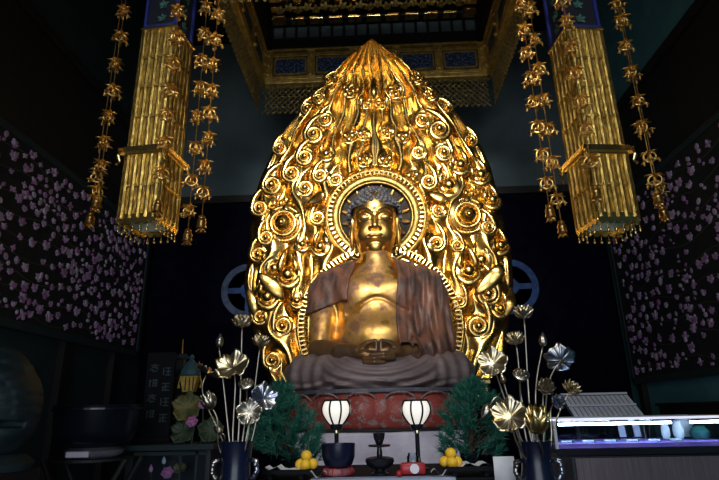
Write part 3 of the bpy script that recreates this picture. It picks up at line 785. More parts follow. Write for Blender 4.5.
for sx in (-1, 1):
    b = MB().box(L_(sx*1.80, 6.85, 8.46), (.10, 2.1, .06)); b.build('rafter_rail', M['dark_wood'], cp)
    for i in range(9):
        b = MB().box(L_(sx*1.70, 5.9+i*.24, 8.40), (.22, .13, .06)); b.build('rafter_end', M['gold'], cp, bevel=.01)
for i in range(22):                                            # carved gilt sprigs above the rafters
    b = MB(); x = -1.6+3.2*i/21
    b.sphere((0, 0, 0), (.05, .04, .05), 8, 6)
    for k in range(5):
        a = 2*PI*k/5+.3*i; b.petal(.10, .07, T((0, 0, 0), (0, a, 0)), curl=-.3, cup=.4, th=.008, n=4, m=3)
    o = b.build('gilt_sprig', M['gold_paint'], cp, smooth=True); o.location = L_(x, CY1-.84, 8.20+.05*(i % 2))
b = MB().box(L_(0, (CY0+CY1)/2, 9.0), (2*HW-.3, CY1-CY0-.2, .05))
for i in range(13): b.box(L_(-1.8+.3*i, (CY0+CY1)/2, 8.95), (.05, CY1-CY0-.3, .08))
for i in range(8): b.box(L_(0, CY0+.2+.3*i, 8.95), (2*HW-.4, .05, .08))
b.build('coffered_top', M['ceiling'], cp)
for sx in (-1, 1):
    for y in (CY0+.1, CY1-.1):
        b = MB().tube([L_(sx*(HW-.1), y, 8.0), L_(sx*(HW-.1), y, ZC)], .025, 8); b.build('hanging_rod', M['bronze'], cp)

# ------------------------------------------------------------------ gilded hanging pillars
def pillar(name_label, sx, u, Yc):
    c = at(u, 190, Yc); zb, zm, zt = at(u, 219, Yc-.2).z, at(u, 152, Yc-.2).z, at(u, 30, Yc-.2).z
    t = thing('hanging_pillar', name_label, 'ornament', (c.x, Yc, zb), math.radians(6.5)*sx, 'gilded hanging pillars')
    S = .205
    def section(nm, z0, z1, S, nr):
        b = MB(); th = .012
        for k in range(4):
            R = T((0, 0, 0), (0, 0, k*PI/2))
            b.box((0, -S+th/2, (z0+z1)/2), (2*S, th, z1-z0), R)
            for i in range(nr):
                x = -S*.84+2*S*.84*i/(nr-1); b.tube([(x, -S-.004, z0+.01), (x, -S-.004, z1-.01)], S*.84/(nr-1)*.60, 7, mtx=R)
            for x in (-S, S): b.box((x, -S, (z0+z1)/2), (.03, .03, z1-z0), R)
            for j in range(1, int((z1-z0)/.42)+1):
                zz_ = z0+(z1-z0)*j/(int((z1-z0)/.42)+1)
                b.box((0, -S-.014, zz_), (2*S*.9, .028, .022), R)
        return b.build(nm, M['gold_lamp'], t, smooth='auto')
    section('lower_section', 0, zm-zb-.02, S*1.05, 5); section('upper_section', zm-zb+.05, zt-zb, S, 5)
    b = MB()
    for (z, h, e) in ((zm-zb-.03, .035, .05), (zm-zb+.01, .05, .075), (zm-zb+.05, .03, .045)): b.box((0, 0, z), (2*S+2*e, 2*S+2*e, h))
    for k in range(4):
        R = T((0, 0, 0), (0, 0, k*PI/2))
        for x in (-S-.04, S+.04): b.tube([(x, -S-.06, zm-zb), (x*1.08, -S-.09, zm-zb-.06), (x*1.04, -S-.06, zm-zb-.12), (x*1.12, -S-.08, zm-zb-.16)], [.02, .016, .012, .016], 6, mtx=R)
    b.build('waist_band', M['gold_pale'], t, bevel=0)
    b = MB(); b.box((0, 0, zt-zb+.015), (2*S+.06, 2*S+.06, .04)); ct = b.build('top_rim', M['gold_pale'], t, bevel=.008)
    b = MB()
    for k in range(4):
        R = T((0, 0, 0), (0, 0, k*PI/2)); n = 5; poly = [(-S*1.07, .06)]
        for i in range(n*6+1):
            x = -S*1.07+2*S*1.07*i/(n*6); poly.append((x, -.025-.035*abs(math.sin(PI*i/6))))
        poly.append((S*1.07, .06)); b.prism(poly, -S*1.07-.012, -S*1.07+.002, R)
    b.build('scalloped_valance', M['gold_pale'], t)
    b = MB(); q = S*.98
    for k in range(4): b.box((0, -q+.02, .22), (2*q-.02, .008, .44), T((0, 0, 0), (0, 0, k*PI/2)))
    b.box((0, 0, .42), (2*q, 2*q, .01)); o = b.build('lining', M['cream'], t); o['label'] = 'pale inner lining'
    for k in range(4):
        for i in range(5):
            b = MB(); b.tube([(0, 0, .0), (0, 0, -.055)], .004, 5); b.sphere((0, 0, -.075), (.015, .015, .022), 8, 6); b.sphere((0, 0, -.045), .009, 6, 4)
            o = b.build('bead_drop', M['gold_pale'], t, smooth=True)
            p = T((0, 0, 0), (0, 0, k*PI/2)) @ Vector((-S+2*S*i/5, -S*1.07, -.045)); o.location = p
    h0 = zt-zb+.035
    b = MB(); b.box((0, 0, h0+.65), (2*S-.04, 2*S-.04, 1.3)); cr = b.build('crown', M['lacquer_soft'], t)
    b = MB()
    for x in (-1, 1):
        for y in (-1, 1): b.box((x*(S-.01), y*(S-.01), h0+.65), (.035, .035, 1.3))
    for k in range(4): b.box((0, -(S-.01), h0+.02), (2*S, .035, .04), T((0, 0, 0), (0, 0, k*PI/2)))
    o = b.build('blue_frame', M['blue_frame'], cr); o['label'] = 'deep blue frame'
    b = MB()
    for k in range(4):
        R = T((0, 0, 0), (0, 0, k*PI/2))
        for z in (.14, .34, .56):
            for a in range(5): b.petal(.07, .05, R @ T((0, -S+.015, h0+z), (0, a*2*PI/5, 0)), curl=-.2, cup=.5, th=.01, n=4, m=3)
    b.build('crown_flowers', M['green_orn'], cr, smooth=True)
    b = MB().tube([(0, 0, h0+1.28), (0, 0, ZC-zb)], .02, 8); b.build('hanging_rod', M['bronze'], t)
pillar('gilded ribbed hanging pillar with scalloped foot at the left of the mandorla', -1, 152, 5.35)
pillar('gilded ribbed hanging pillar with scalloped foot at the right of the mandorla', 1, 601, 5.35)

# ------------------------------------------------------------------ hanging strings of pierced gilt flowers
def medal_mesh():
    b = MB(); N = 18
    b.tube([(.066*math.cos(2*PI*i/N), -.01, .06*math.sin(2*PI*i/N)) for i in range(N)], .0125, 6, closed=True)
    b.tube([(0, .055*math.cos(2*PI*i/N), .052*math.sin(2*PI*i/N)) for i in range(N)], .010, 6, closed=True)
    for k in range(3):
        a = PI/2+2*PI*k/3; b.tube([(0, -.012, 0), (.06*math.cos(a), -.012, .06*math.sin(a))], .009, 5)
    b.sphere((0, -.012, 0), .02, 8, 6)
    for k in range(6):
        a = 2*PI*k/6+.3; b.petal(.085, .05, T((.012*math.cos(a), .012*math.sin(a), .050), (0, 0, a+PI/2)) @ T(rot=(math.radians(62), 0, 0)), curl=-.5, cup=.4, th=.006, n=4, m=3)
    for k in range(5):
        a = 2*PI*k/5; b.petal(.06, .045, T((.05*math.cos(a), .04*math.sin(a)-.01, -.045), (0, 0, a+PI/2)) @ T(rot=(math.radians(80), 0, 0)), curl=-.4, cup=.4, th=.006, n=3, m=2)
    o = b.build('m', M['gold_string'], smooth=True); me = o.data; bpy.data.objects.remove(o); return me
def drop_mesh():
    b = MB(); b.tube([(0, 0, 0), (.004, 0, -.045)], .004, 4); b.sphere((.004, 0, -.06), (.016, .014, .02), 7, 5); b.sphere((0, 0, -.02), .010, 6, 4)
    for k in range(3): b.petal(.03, .022, T((.004, 0, -.07), (PI, 0, 2*PI*k/3)), curl=.3, cup=.3, th=.004, n=3, m=2)
    o = b.build('d', M['gold_string'], smooth=True); me = o.data; bpy.data.objects.remove(o); return me
def bell_mesh():
    b = MB(); b.lathe([(.008, .10), (.030, .085), (.036, .07), (.028, .06), (.040, .045), (.044, .0), (.050, -.035), (.052, -.045), (.042, -.045), (.038, 0)], 16)
    b.lathe([(.046, .028), (.049, .02), (.046, .012)], 16)
    o = b.build('b', M['gold_string'], smooth='auto'); me = o.data; bpy.data.objects.remove(o); return me
def bflower_mesh():
    b = MB()
    for k in range(5): b.petal(.065, .05, T((0, 0, -.05), (0, 0, 2*PI*k/5+.3)) @ T(rot=(math.radians(115), 0, 0)), curl=-.25, cup=.35, th=.005, n=4, m=3)
    b.sphere((0, 0, -.075), .018, 8, 6)
    o = b.build('f', M['gold_string'], smooth=True); me = o.data; bpy.data.objects.remove(o); return me
MM, DM, BM_, FM = medal_mesh(), drop_mesh(), bell_mesh(), bflower_mesh()
def yoraku(label, Y, nodes, bell, dim=1.0):
    pb = at(bell[0], bell[1], Y)
    t = thing('ornament_string', label, 'ornament', (pb.x, Y, pb.z), 0, 'hanging gilt flower strings')
    b = MB().tube([(0, 0, .09), (0, 0, ZC-pb.z)], .006, 5); b.build('cord', M['gold_string'], t)
    o = bpy.data.objects.new('bell', BM_); COL.objects.link(o); o.parent = t
    f = bpy.data.objects.new('bell_flower', FM); COL.objects.link(f); f.parent = o
    zs = [at(u, v, Y).z-pb.z for u, v in nodes]
    st = (zs[0]-zs[-1])/(len(zs)-1) if len(zs) > 1 else .3
    zs = [zs[0]+st*k for k in (3, 2, 1)]+zs if len(zs) > 4 else zs
    for k, z in enumerate(zs):
        m_ = bpy.data.objects.new('medallion', MM); COL.objects.link(m_); m_.parent = t
        xo = (nodes[k-(len(zs)-len(nodes))][0] if k >= len(zs)-len(nodes) else 0)
        m_.location = (rnd.uniform(-.012, .012), 0, z); m_.rotation_euler = (rnd.uniform(-.15, .15), rnd.uniform(-.12, .12), rnd.uniform(-.7, .7)); s_ = rnd.uniform(.84, 1.02); m_.scale = (s_, s_, s_)
        for a in range(4):
            d_ = bpy.data.objects.new('pendant_drop', DM); COL.objects.link(d_); d_.parent = m_
            an = a*PI/2+rnd.uniform(-.3, .3); d_.location = (.082*math.cos(an), .06*math.sin(an)-.02, -.01-rnd.uniform(0, .03)); d_.scale = (.85, .85, rnd.uniform(.6, .9))
yoraku('gilt flower string hanging farthest left, outside the left gilded pillar', 5.0, [(125, 12), (120, 38), (116, 65), (113, 92), (109, 117), (105, 143), (99, 167), (96, 192)], (96.5, 204))
yoraku('short gilt bell string dangling just left of the farthest-left flower string', 5.28, [(94, 178)], (90, 220))
yoraku('gilt flower string hanging in front of the left gilded pillar', 4.9, [(180, 12), (174, 38), (172, 64), (171, 91), (168, 116), (165, 144), (161, 174)], (158, 208))
yoraku('gilt flower string between the left pillar and the mandorla', 5.0, [(219, 16), (215, 41), (212, 65), (211, 91), (208.6, 114), (208, 139), (204, 167), (203, 193)], (201.5, 224))
yoraku('fainter gilt bell string with a low bell, second from the mandorla on the left', 5.3, [(206, 8), (203, 35), (201, 62), (200, 88), (198, 117), (196, 148), (194, 181), (191, 211)], (187.5, 237))
yoraku('gilt flower string between the mandorla and the right pillar', 5.0, [(523, 5), (530, 31), (530, 53), (533, 78.5), (536, 103), (540, 128), (544, 155), (548, 184)], (550, 213))
yoraku('fainter gilt bell string with the lowest bell, between the mandorla and the right pillar', 5.3, [(539, 10), (541, 40), (545, 70), (548, 100), (550, 130), (553, 163), (559, 200)], (562, 229))
yoraku('gilt flower string hanging in front of the right gilded pillar', 4.9, [(567, 1), (572, 22), (575, 47), (579, 74), (583, 103), (586, 130), (594, 162)], (596, 194))
yoraku('bell string peeping out behind the foot of the right gilded pillar', 5.85, [(613, 205)], (617, 231))
yoraku('gilt flower string hanging farthest right, outside the right gilded pillar', 5.0, [(622, 5), (626.5, 22), (629, 47), (638, 73), (642.6, 101.5), (648, 128), (655, 157), (658, 180)], (658, 199))
yoraku('short gilt bell string dangling just right of the farthest-right flower string', 5.28, [(661, 190)], (663.5, 214))

# ------------------------------------------------------------------ flowered hangings on the side walls
def tapestry(sx, z0, z1, y0, y1, label):
    t = thing('flowered_hanging', label, 'hanging', (sx*(WX-.09), (y0+y1)/2, z0)); X = -sx
    def P(a, h, k): return (k*X, a, h)
    L = y1-y0; H = z1-z0
    b = MB(); b.box((0, 0, H/2), (.03, L, H)); b.build('cloth', M['tap'], t)
    b = MB()
    for z in (.0, H): b.box((X*.012, 0, z), (.05, L+.06, .10))
    for y in (-L/2, L/2): b.box((X*.012, y, H/2), (.05, .08, H))
    b.build('border', M['tap_edge'], t)
    r = random.Random(11 if sx < 0 else 12); b = MB(); bv = MB(); pts = []
    tries = 0
    while len(pts) < 330 and tries < 12000:
        tries += 1
        y, z = r.uniform(-L/2+.12, L/2-.12), r.uniform(.12, H-.14)
        if all((y-a)**2+(z-c)**2 > (.15+.05*math.sin(3*y)*math.sin(4*z+1))**2 for a, c in pts): pts.append((y, z))
    def leaf(cy, cz, ang, L_, w_):
        n = 5; poly = []
        for i in range(n+1): q = i/n; poly.append((q*L_, w_*.5*math.sin(PI*(q*.9+.05))**.8))
        for i in range(n, -1, -1): q = i/n; poly.append((q*L_, -w_*.5*math.sin(PI*(q*.9+.05))**.8))
        c_, s_ = math.cos(ang), math.sin(ang); V = []
        k0 = r.uniform(0, .022)
        for k in (.016, .024+k0):
            for (px_, pz_) in poly: V.append((X*k, cy+px_*c_-pz_*s_, cz+px_*s_+pz_*c_))
        m_ = len(poly); b.add(V, [tuple(range(m_)), tuple(reversed(range(m_, 2*m_)))]+[(i, (i+1) % m_, (i+1) % m_+m_, i+m_) for i in range(m_)])
    for (y, z) in pts:
        kind = r.random(); s_ = r.uniform(.065, .115)
        def dab(a, q, L2, w2): leaf(y+math.cos(a)*q, z+math.sin(a)*q, a, L2, w2)
        if kind < .6:
            a0 = r.uniform(-.4, .4)+PI/2
            for k in range(5): dab(a0+(k-2)*.55, -.01, s_*(1.05 if k % 2 else .85), s_*.36)
            for k in range(2): dab(a0+PI+(k-.5)*1.5, -.01, s_*.5, s_*.4)
            leaf(y-s_*.16, z, 0, s_*.32, s_*.3)
        elif kind < .75:
            a0 = r.uniform(0, 6.28)
            leaf(y-s_*.15, z, 0, s_*.3, s_*.3)
            for k in range(4): dab(a0+k*PI/2+r.uniform(-.3, .3), -.015, s_*.8, s_*.4)
        else:
            a0 = PI/2+r.uniform(-.8, .8); dab(a0, 0, s_*.8, s_*.55); leaf(y+r.uniform(-.07, .07), z-.06, a0+r.uniform(-1, 1), s_*.55, s_*.4)
    e = b.build('blossom_embroidery', M['blossom'], t); e['kind'] = 'stuff'
    for i in range(9):
        z = H*(i+.6)/9.5; bv.tube([(X*.018, -L/2+.15+(L-.3)*j/24, z+.06*math.sin(j*.9+i)) for j in range(25)], .008, 4)
    bv.build('vine_embroidery', M['vine'], t)
tapestry(-1, 2.70, 5.00, 4.3, 9.75, 'dark hanging strewn with lilac blossoms on the left wall')
tapestry(1, 2.02, 5.12, 4.3, 9.75, 'dark hanging strewn with lilac blossoms on the right wall')

# ------------------------------------------------------------------ wheels dyed on the rear curtain, built as round plaques
for sx, u, v in ((-1, 247, 289), (1, 512, 285)):
    c = at(u, v, 10.0); t = thing('wheel_emblem', 'dim blue spoked wheel emblem on the back wall, left of the mandorla' if sx < 0 else 'blue spoked wheel emblem on the back wall, right of the mandorla', 'emblem', (c.x, YB-.06, c.z), 0, 'blue wheel emblems')
    b = MB(); b.lathe([(.415, .0), (.415, .03), (.54, .03), (.54, 0)], 48, axis='y'); b.build('rim', M['wheel2'] if sx < 0 else M['wheel'], t)
    for k in range(4):
        b = MB(); b.box((.22+.02, -.012, 0), (.42, .024, .11), T(rot=(0, k*PI/2+.0, 0))); b.build('spoke', M['wheel'], t)
    b = MB().lathe([(.16, 0), (.16, .04), (.02, .05)], 24, axis='y'); b.build('hub', M['wheel'], t)

# ------------------------------------------------------------------ altar table and what stands on it
ZTAB = 1.115
t = thing('altar_table', 'black altar table with a pale blue cloth edge in front of the stone pedestal', 'table', (0, 4.98, 0))
b = MB().box((0, 0, ZTAB-.03), (1.92, 1.2, .06)); b.build('tabletop', M['matte_black'], t, bevel=.008)
b = MB().box((0, -.603, ZTAB-.07), (1.1, .012, .14)).box((0, -.53, ZTAB+.002), (1.1, .13, .004)); o = b.build('table_runner', M['cloth_blue'], t); o['label'] = 'pale blue runner along the front edge'
for x in (-.86, .86):
    for y in (-.5, .5): MB().box((x, y, (ZTAB-.06)/2), (.1, .1, ZTAB-.06)).build('leg', M['lacquer_soft'], t, bevel=.01)
ZR = ZTAB+.005
def lantern(label, u, Y):
    p = at(u, 424, Y); top = at(u, 400.5, Y).z; R = .128; H = top-p.z
    t = thing('table_lantern', label, 'lantern', (p.x, Y, ZTAB), 0, 'white lotus-bud lanterns'); z0 = p.z-ZTAB
    prof = []
    for i in range(13):
        q = i/12; prof.append((R*1.03*(.47+.53*math.sin(PI*q*.80)), z0+H*q))
    prof = [(.012, z0)]+prof+[(R*.55, z0+H*1.0), (.01, z0+H*.98)]
    b = MB().lathe(prof, 32); b.build('paper_shade', M['shade'], t, smooth=True)
    b = MB(); n = 8
    for k in range(n):
        a = 2*PI*(k+.5)/n; b.tube([((r+.003)*math.cos(a), (r+.003)*math.sin(a), z) for r, z in prof[1:14]], .0085, 5)
    rt = prof[13][0]
    b.tube([((rt+.004)*math.cos(2*PI*i/32), (rt+.004)*math.sin(2*PI*i/32), z0+H) for i in range(32)], .008, 5, closed=True)
    b.build('ribs', M['lacquer'], t)
    b = MB().lathe([(.01, z0-.055), (.045, z0-.05), (.058, z0-.02), (.062, z0+.012), (.05, z0+.014)], 24); b.build('cup', M['lacquer'], t, smooth='auto')
    b = MB().tube([(0, 0, .03), (0, 0, z0-.04)], .020, 10); st = b.build('stem', M['lacquer'], t)
    b = MB()
    for q in (.86, .20): b.lathe([(.0215, z0*q-.028), (.0235, z0*q-.02), (.0235, z0*q+.02), (.0215, z0*q+.028)], 14)
    o = b.build('stem_band', M['silver_gold'], st); o['label'] = 'pale metal bands on the stem'
    b = MB().lathe([(.01, 0), (.085, 0), (.085, .012), (.05, .028), (.02, .045)], 24); b.build('base', M['lacquer'], t, smooth='auto')
lantern('lit white lotus-bud lantern rising behind the black singing bowl', 336.5, 5.0)
lantern('lit white lotus-bud lantern rising behind the red wooden block', 416.5, 5.0)
p = at(338.5, 467, 4.62)
t = thing('singing_bowl', 'large black singing bowl on a pink brocade cushion', 'bowl', (p.x, 4.62, ZR+.055))
b = MB().lathe([(.02, .0), (.075, .0), (.112, .03), (.132, .085), (.136, .16), (.138, .185), (.130, .185), (.127, .16), (.12, .09), (.09, .03), (.01, .02)], 40); b.build('bowl', M['navy'], t, smooth='auto')
t = thing('bowl_cushion', 'pink brocade ring cushion beneath the black singing bowl', 'cushion', (p.x, 4.62, ZR))
b = MB().tube([(.095*math.cos(2*PI*i/28), .095*math.sin(2*PI*i/28), .03) for i in range(28)], .03, 10, closed=True).lathe([(.02, .004), (.1, .004), (.1, .048), (.02, .05)], 24); b.build('pad', M['brocade'], t, smooth=True)
b = MB()
for k in range(10):
    a = 2*PI*k/10; b.tube([((.095+.032*math.cos(q))*math.cos(a), (.095+.032*math.cos(q))*math.sin(a), .03+.031*math.sin(q)) for q in [i*2*PI/10 for i in range(10)]], .004, 4, closed=True)
b.build('cushion_cord', M['red'], t)
p = at(380, 470, 4.62)
t = thing('candle_stand', 'black stemmed candle stand with a wide round bowl at the table centre', 'candle stand', (p.x, 4.62, ZR))
b = MB().lathe([(.01, 0), (.075, 0), (.072, .012), (.045, .022), (.04, .04), (.07, .05), (.105, .075), (.118, .105), (.112, .125), (.075, .135), (.02, .14)], 32); b.build('bowl', M['lacquer'], t, smooth='auto')
b = MB().lathe([(.02, .13), (.024, .15), (.019, .2), (.019, .235)], 16); b.build('stem', M['lacquer'], t, smooth=True)
b = MB().lathe([(.02, .205), (.088, .212), (.092, .22), (.088, .226), (.02, .226)], 28); b.build('drip_plate', M['lacquer'], t, smooth='auto')
b = MB().lathe([(.02, .225), (.028, .235), (.036, .255), (.044, .275), (.05, .315), (.044, .315), (.038, .28), (.01, .27)], 20); b.build('cup', M['lacquer'], t, smooth='auto')
p = at(413, 470, 4.55)
t = thing('red_block', 'red lacquered block with a white roundel beside the candle stand', 'block', (p.x, 4.56, ZR))
b = MB().box((0, 0, .05), (.20, .12, .085)); b.build('body', M['red'], t, bevel=.022, smooth='auto')
b = MB().lathe([(.036, .0), (.036, .006), (.01, .007)], 22, c=(.01, -.061, .052), axis='y'); o = b.build('roundel', M['paper'], t); o['label'] = 'white roundel'
p = at(413, 460, 4.75)
t = thing('glass_jar', 'small clear glass jar standing behind the red block', 'jar', (p.x, 4.76, ZR))
b = MB().lathe([(.005, 0), (.045, 0), (.05, .01), (.05, .12), (.04, .135), (.04, .15), (.036, .15), (.036, .135), (.045, .118), (.045, .012), (.005, .008)], 20); b.build('jar', M['glass'], t, smooth='auto')
b = MB().lathe([(.005, .012), (.04, .012), (.04, .05), (.005, .055)], 16); b.build('contents', M['paper'], t)
p = at(399, 473, 4.5)
t = thing('red_ball', 'small red ball in front of the red block', 'ball', (p.x, 4.46, ZR)); MB().sphere((0, 0, .024), .024, 14, 10).build('ball', M['red'], t, smooth=True)
MB().tube([(0, 0, .045), (.004, 0, .056)], .004, 5).build('stalk', M['lacquer'], t)
for sx, u0, lab, fruit in ((-1, 286, 'left', (306, 'left')), (1, 470, 'right', (452, 'right'))):
    p = at(u0, 472, 4.44)
    t = thing('offering_tray', f'dark footed offering tray with white paper at the {lab} end of the table', 'tray', (p.x, 4.50, ZR), 0, 'offering trays')
    b = MB().box((0, 0, .045), (.34, .20, .02))
    for (x, y, dx, dy) in ((0, -.105, .36, .012), (0, .105, .36, .012), (-.175, 0, .012, .2), (.175, 0, .012, .2)): b.box((x, y, .055), (dx, dy, .032))
    b.build('tray_board', M['matte_black'], t)
    for x in (-.12, .12): MB().box((x, 0, .018), (.03, .18, .036)).build('foot', M['matte_black'], t)
    b = MB(); V = []; n = 10
    for i in range(n+1):
        for j in (0, 1): V.append((-.16+.32*i/n, -.09+.18*j, .062+.034*abs(math.sin(i*.8+sx))*(1 if (i < 4) == (sx < 0) else .25)))
    b.add(V, [(2*i, 2*i+2, 2*i+3, 2*i+1) for i in range(n)])
    V2 = [(x, y, z-.004) for x, y, z in V]; b.add(V2, [(2*i, 2*i+1, 2*i+3, 2*i+2) for i in range(n)])
    pp = b.build('offering_paper', M['paper'], None); pp.location = t.location; tag(pp, f'white folded paper lying on the {lab} offering tray', 'paper', 'offering papers')
    c = at(fruit[0], 468, 4.47); rr = .043; oy = 4.49; oz = ZR+.060
    x0 = c.x
    for k, (dx, dy, dz, nm) in enumerate(((-.047, .02, 0, f'leftmost lower orange of the pile on the {lab} tray'), (.047, .02, 0, f'rightmost lower orange of the pile on the {lab} tray'), (0, -.050, 0, f'front lower orange of the pile on the {lab} tray'), (0, 0, .062, f'top orange of the pile on the {lab} tray'))):
        o = thing('orange', nm, 'orange', (x0+dx, oy+dy, oz+dz), rnd.uniform(0, 6), 'piled oranges'); s_ = rnd.uniform(.95, 1.05)
        b = MB().sphere((0, 0, rr*.93), (rr*s_, rr*s_, rr*.93), 18, 12); b.build('fruit', M['orange'], o, smooth=True)
        b = MB().lathe([(.008, rr*1.83), (.007, rr*1.88), (.001, rr*1.89)], 8); b.build('stem_end', M['stem_end'], o)
for u, lab in ((317, 'beside the left oranges, under the bowl cushion edge'), (441, 'beside the right oranges near the red block')):
    p = at(u, 473, 4.42); t = thing('paper_streamer', 'folded white paper streamer '+lab, 'paper', (p.x, 4.43, ZR), 0, 'paper streamers')
    b = MB(); N = 16
    V = []
    for i in range(N+1):
        q = i/N; x = -.075+.15*q; z = .028+.024*math.sin(q*9); 
        for y in (-.02, .02): V.append((x, y+.012*math.cos(q*9), z))
    b.add(V, [(2*i, 2*i+2, 2*i+3, 2*i+1) for i in range(N)]); b.add([(x, y, z+.006) for x, y, z in V], [(2*i, 2*i+1, 2*i+3, 2*i+2) for i in range(N)])
    b.build('streamer', M['paper'], t)
# evergreen sprays either side
def pine(label, u, ul, ur, vtop, Y, seed):
    r = random.Random(seed); base = at(u, 470, Y); top = at(u, vtop, Y); hw = (at(ur, 440, Y).x-at(ul, 440, Y).x)/2; cx = (at(ur, 440, Y).x+at(ul, 440, Y).x)/2
    X0 = max(-.80, min(.80, cx))
    t = thing('evergreen_bush', label, 'plant', (X0, Y, ZTAB), 0, 'evergreen bushes on the altar')
    b = MB().lathe([(.01, 0), (.07, 0), (.09, .05), (.1, .13), (.085, .13), (.01, .12)], 20); b.build('pot', M['lacquer'], t, smooth='auto')
    H = top.z-ZTAB; b = MB()
    b.tube([(0, 0, .1), ((cx-X0)*.5, 0, H*.45), (cx-X0+(u-(ul+ur)/2)*.004, 0, H*.92)], [.03, .022, .006], 8)
    fol = MB(); N = 210
    for i in range(N):
        q = r.random()**.8; z = .10+(H-.10)*q
        env = hw*(math.sin(PI*(.16+.84*(1-q)**.9*.62+.0))**.9 if q < .97 else .12)*(1.12-.72*max(0, q-.55)/.45)
        a = r.uniform(0, 2*PI); rad = env*math.sqrt(r.uniform(.15, 1))
        x, y = (cx-X0)*min(1, q*1.6)+rad*math.cos(a), rad*.8*math.sin(a)
        if i % 7 == 0: b.tube([((cx-X0)*min(1, q*1.4), 0, max(.1, z-.12)), (x, y, z)], [.008, .003], 5)
        d = Vector((math.cos(a)*.8, math.sin(a)*.8, .75+.5*q)).normalized()
        for k in range(46):
            nd_ = (d+Vector((r.gauss(0, .55), r.gauss(0, .55), r.gauss(0, .5)))).normalized(); L = r.uniform(.055, .095)
            st = Vector((x, y, z))+d*r.uniform(-.05, .04); sd = nd_.cross(Vector((r.gauss(0, 1), r.gauss(0, 1), r.gauss(0, 1)))).normalized()*.0042
            o = len(fol.v); fol.v += [tuple(st-sd), tuple(st+sd), tuple(st+nd_*L)]; fol.f.append((o, o+1, o+2)); fol.mi.append(0)
    b.build('branches', M['bark'], t); f = fol.build('needles', M['pine'], t, fixn=False); f['kind'] = 'stuff'
pine('dark green evergreen bush at the left end of the altar table', 279, 247, 310, 386, 5.2, 3)
pine('dark green evergreen bush at the right end of the altar table', 472, 446, 506, 383, 5.2, 4)

# ------------------------------------------------------------------ vases with gilded lotus stems
def vase(label, u, Y, lab):
    p = at(u, 441, Y); X = p.x; ZS = .86; H = p.z-ZS
    s_ = thing('vase_stand', f'black lacquered stand under the {lab} vase', 'stand', (X, Y, 0), 0, 'vase stands')
    MB().box((0, 0, ZS-.025), (.36, .36, .05)).build('top', M['lacquer'], s_, bevel=.008)
    for x in (-.14, .14):
        for y in (-.14, .14): MB().box((x, y, (ZS-.05)/2), (.04, .04, ZS-.05)).build('leg', M['lacquer'], s_)
    t = thing('vase', label, 'vase', (X, Y, ZS), 0, 'black altar vases')
    pr = [(.01, 0), (.085, 0), (.09, .02), (.07, .05), (.085, .12), (.112, .22), (.118, .28), (.100, .36), (.098, .42), (.112, H-.015), (.118, H), (.104, H), (.09, H-.04), (.085, H-.15), (.01, H-.18)]
    MB().lathe(pr, 36).build('body', M['navy'], t, smooth='auto')
    for sx in (-1, 1):
        b = MB().tube([(sx*.10, -.02, H-.12), (sx*.145, -.03, H-.13), (sx*.155, -.03, H-.19), (sx*.13, -.03, H-.235), (sx*.105, -.02, H-.24)], [.014, .02, .016, .02, .014], 8)
        b.sphere((sx*.145, -.045, H-.15), .018, 8, 6); b.sphere((sx*.148, -.045, H-.2), .016, 8, 6)
        o = b.build('handle', M['silver_blue'], t, smooth=True); o['label'] = 'bluish silver scroll handle'
    return Vector((X, Y, p.z))
VR = vase('dark blue-black altar vase holding gilded lotuses, right of the evergreen', 534, 3.9, 'right')
VL = vase('dark blue-black altar vase holding gilded lotuses, left of the evergreen', 237, 3.9, 'left')
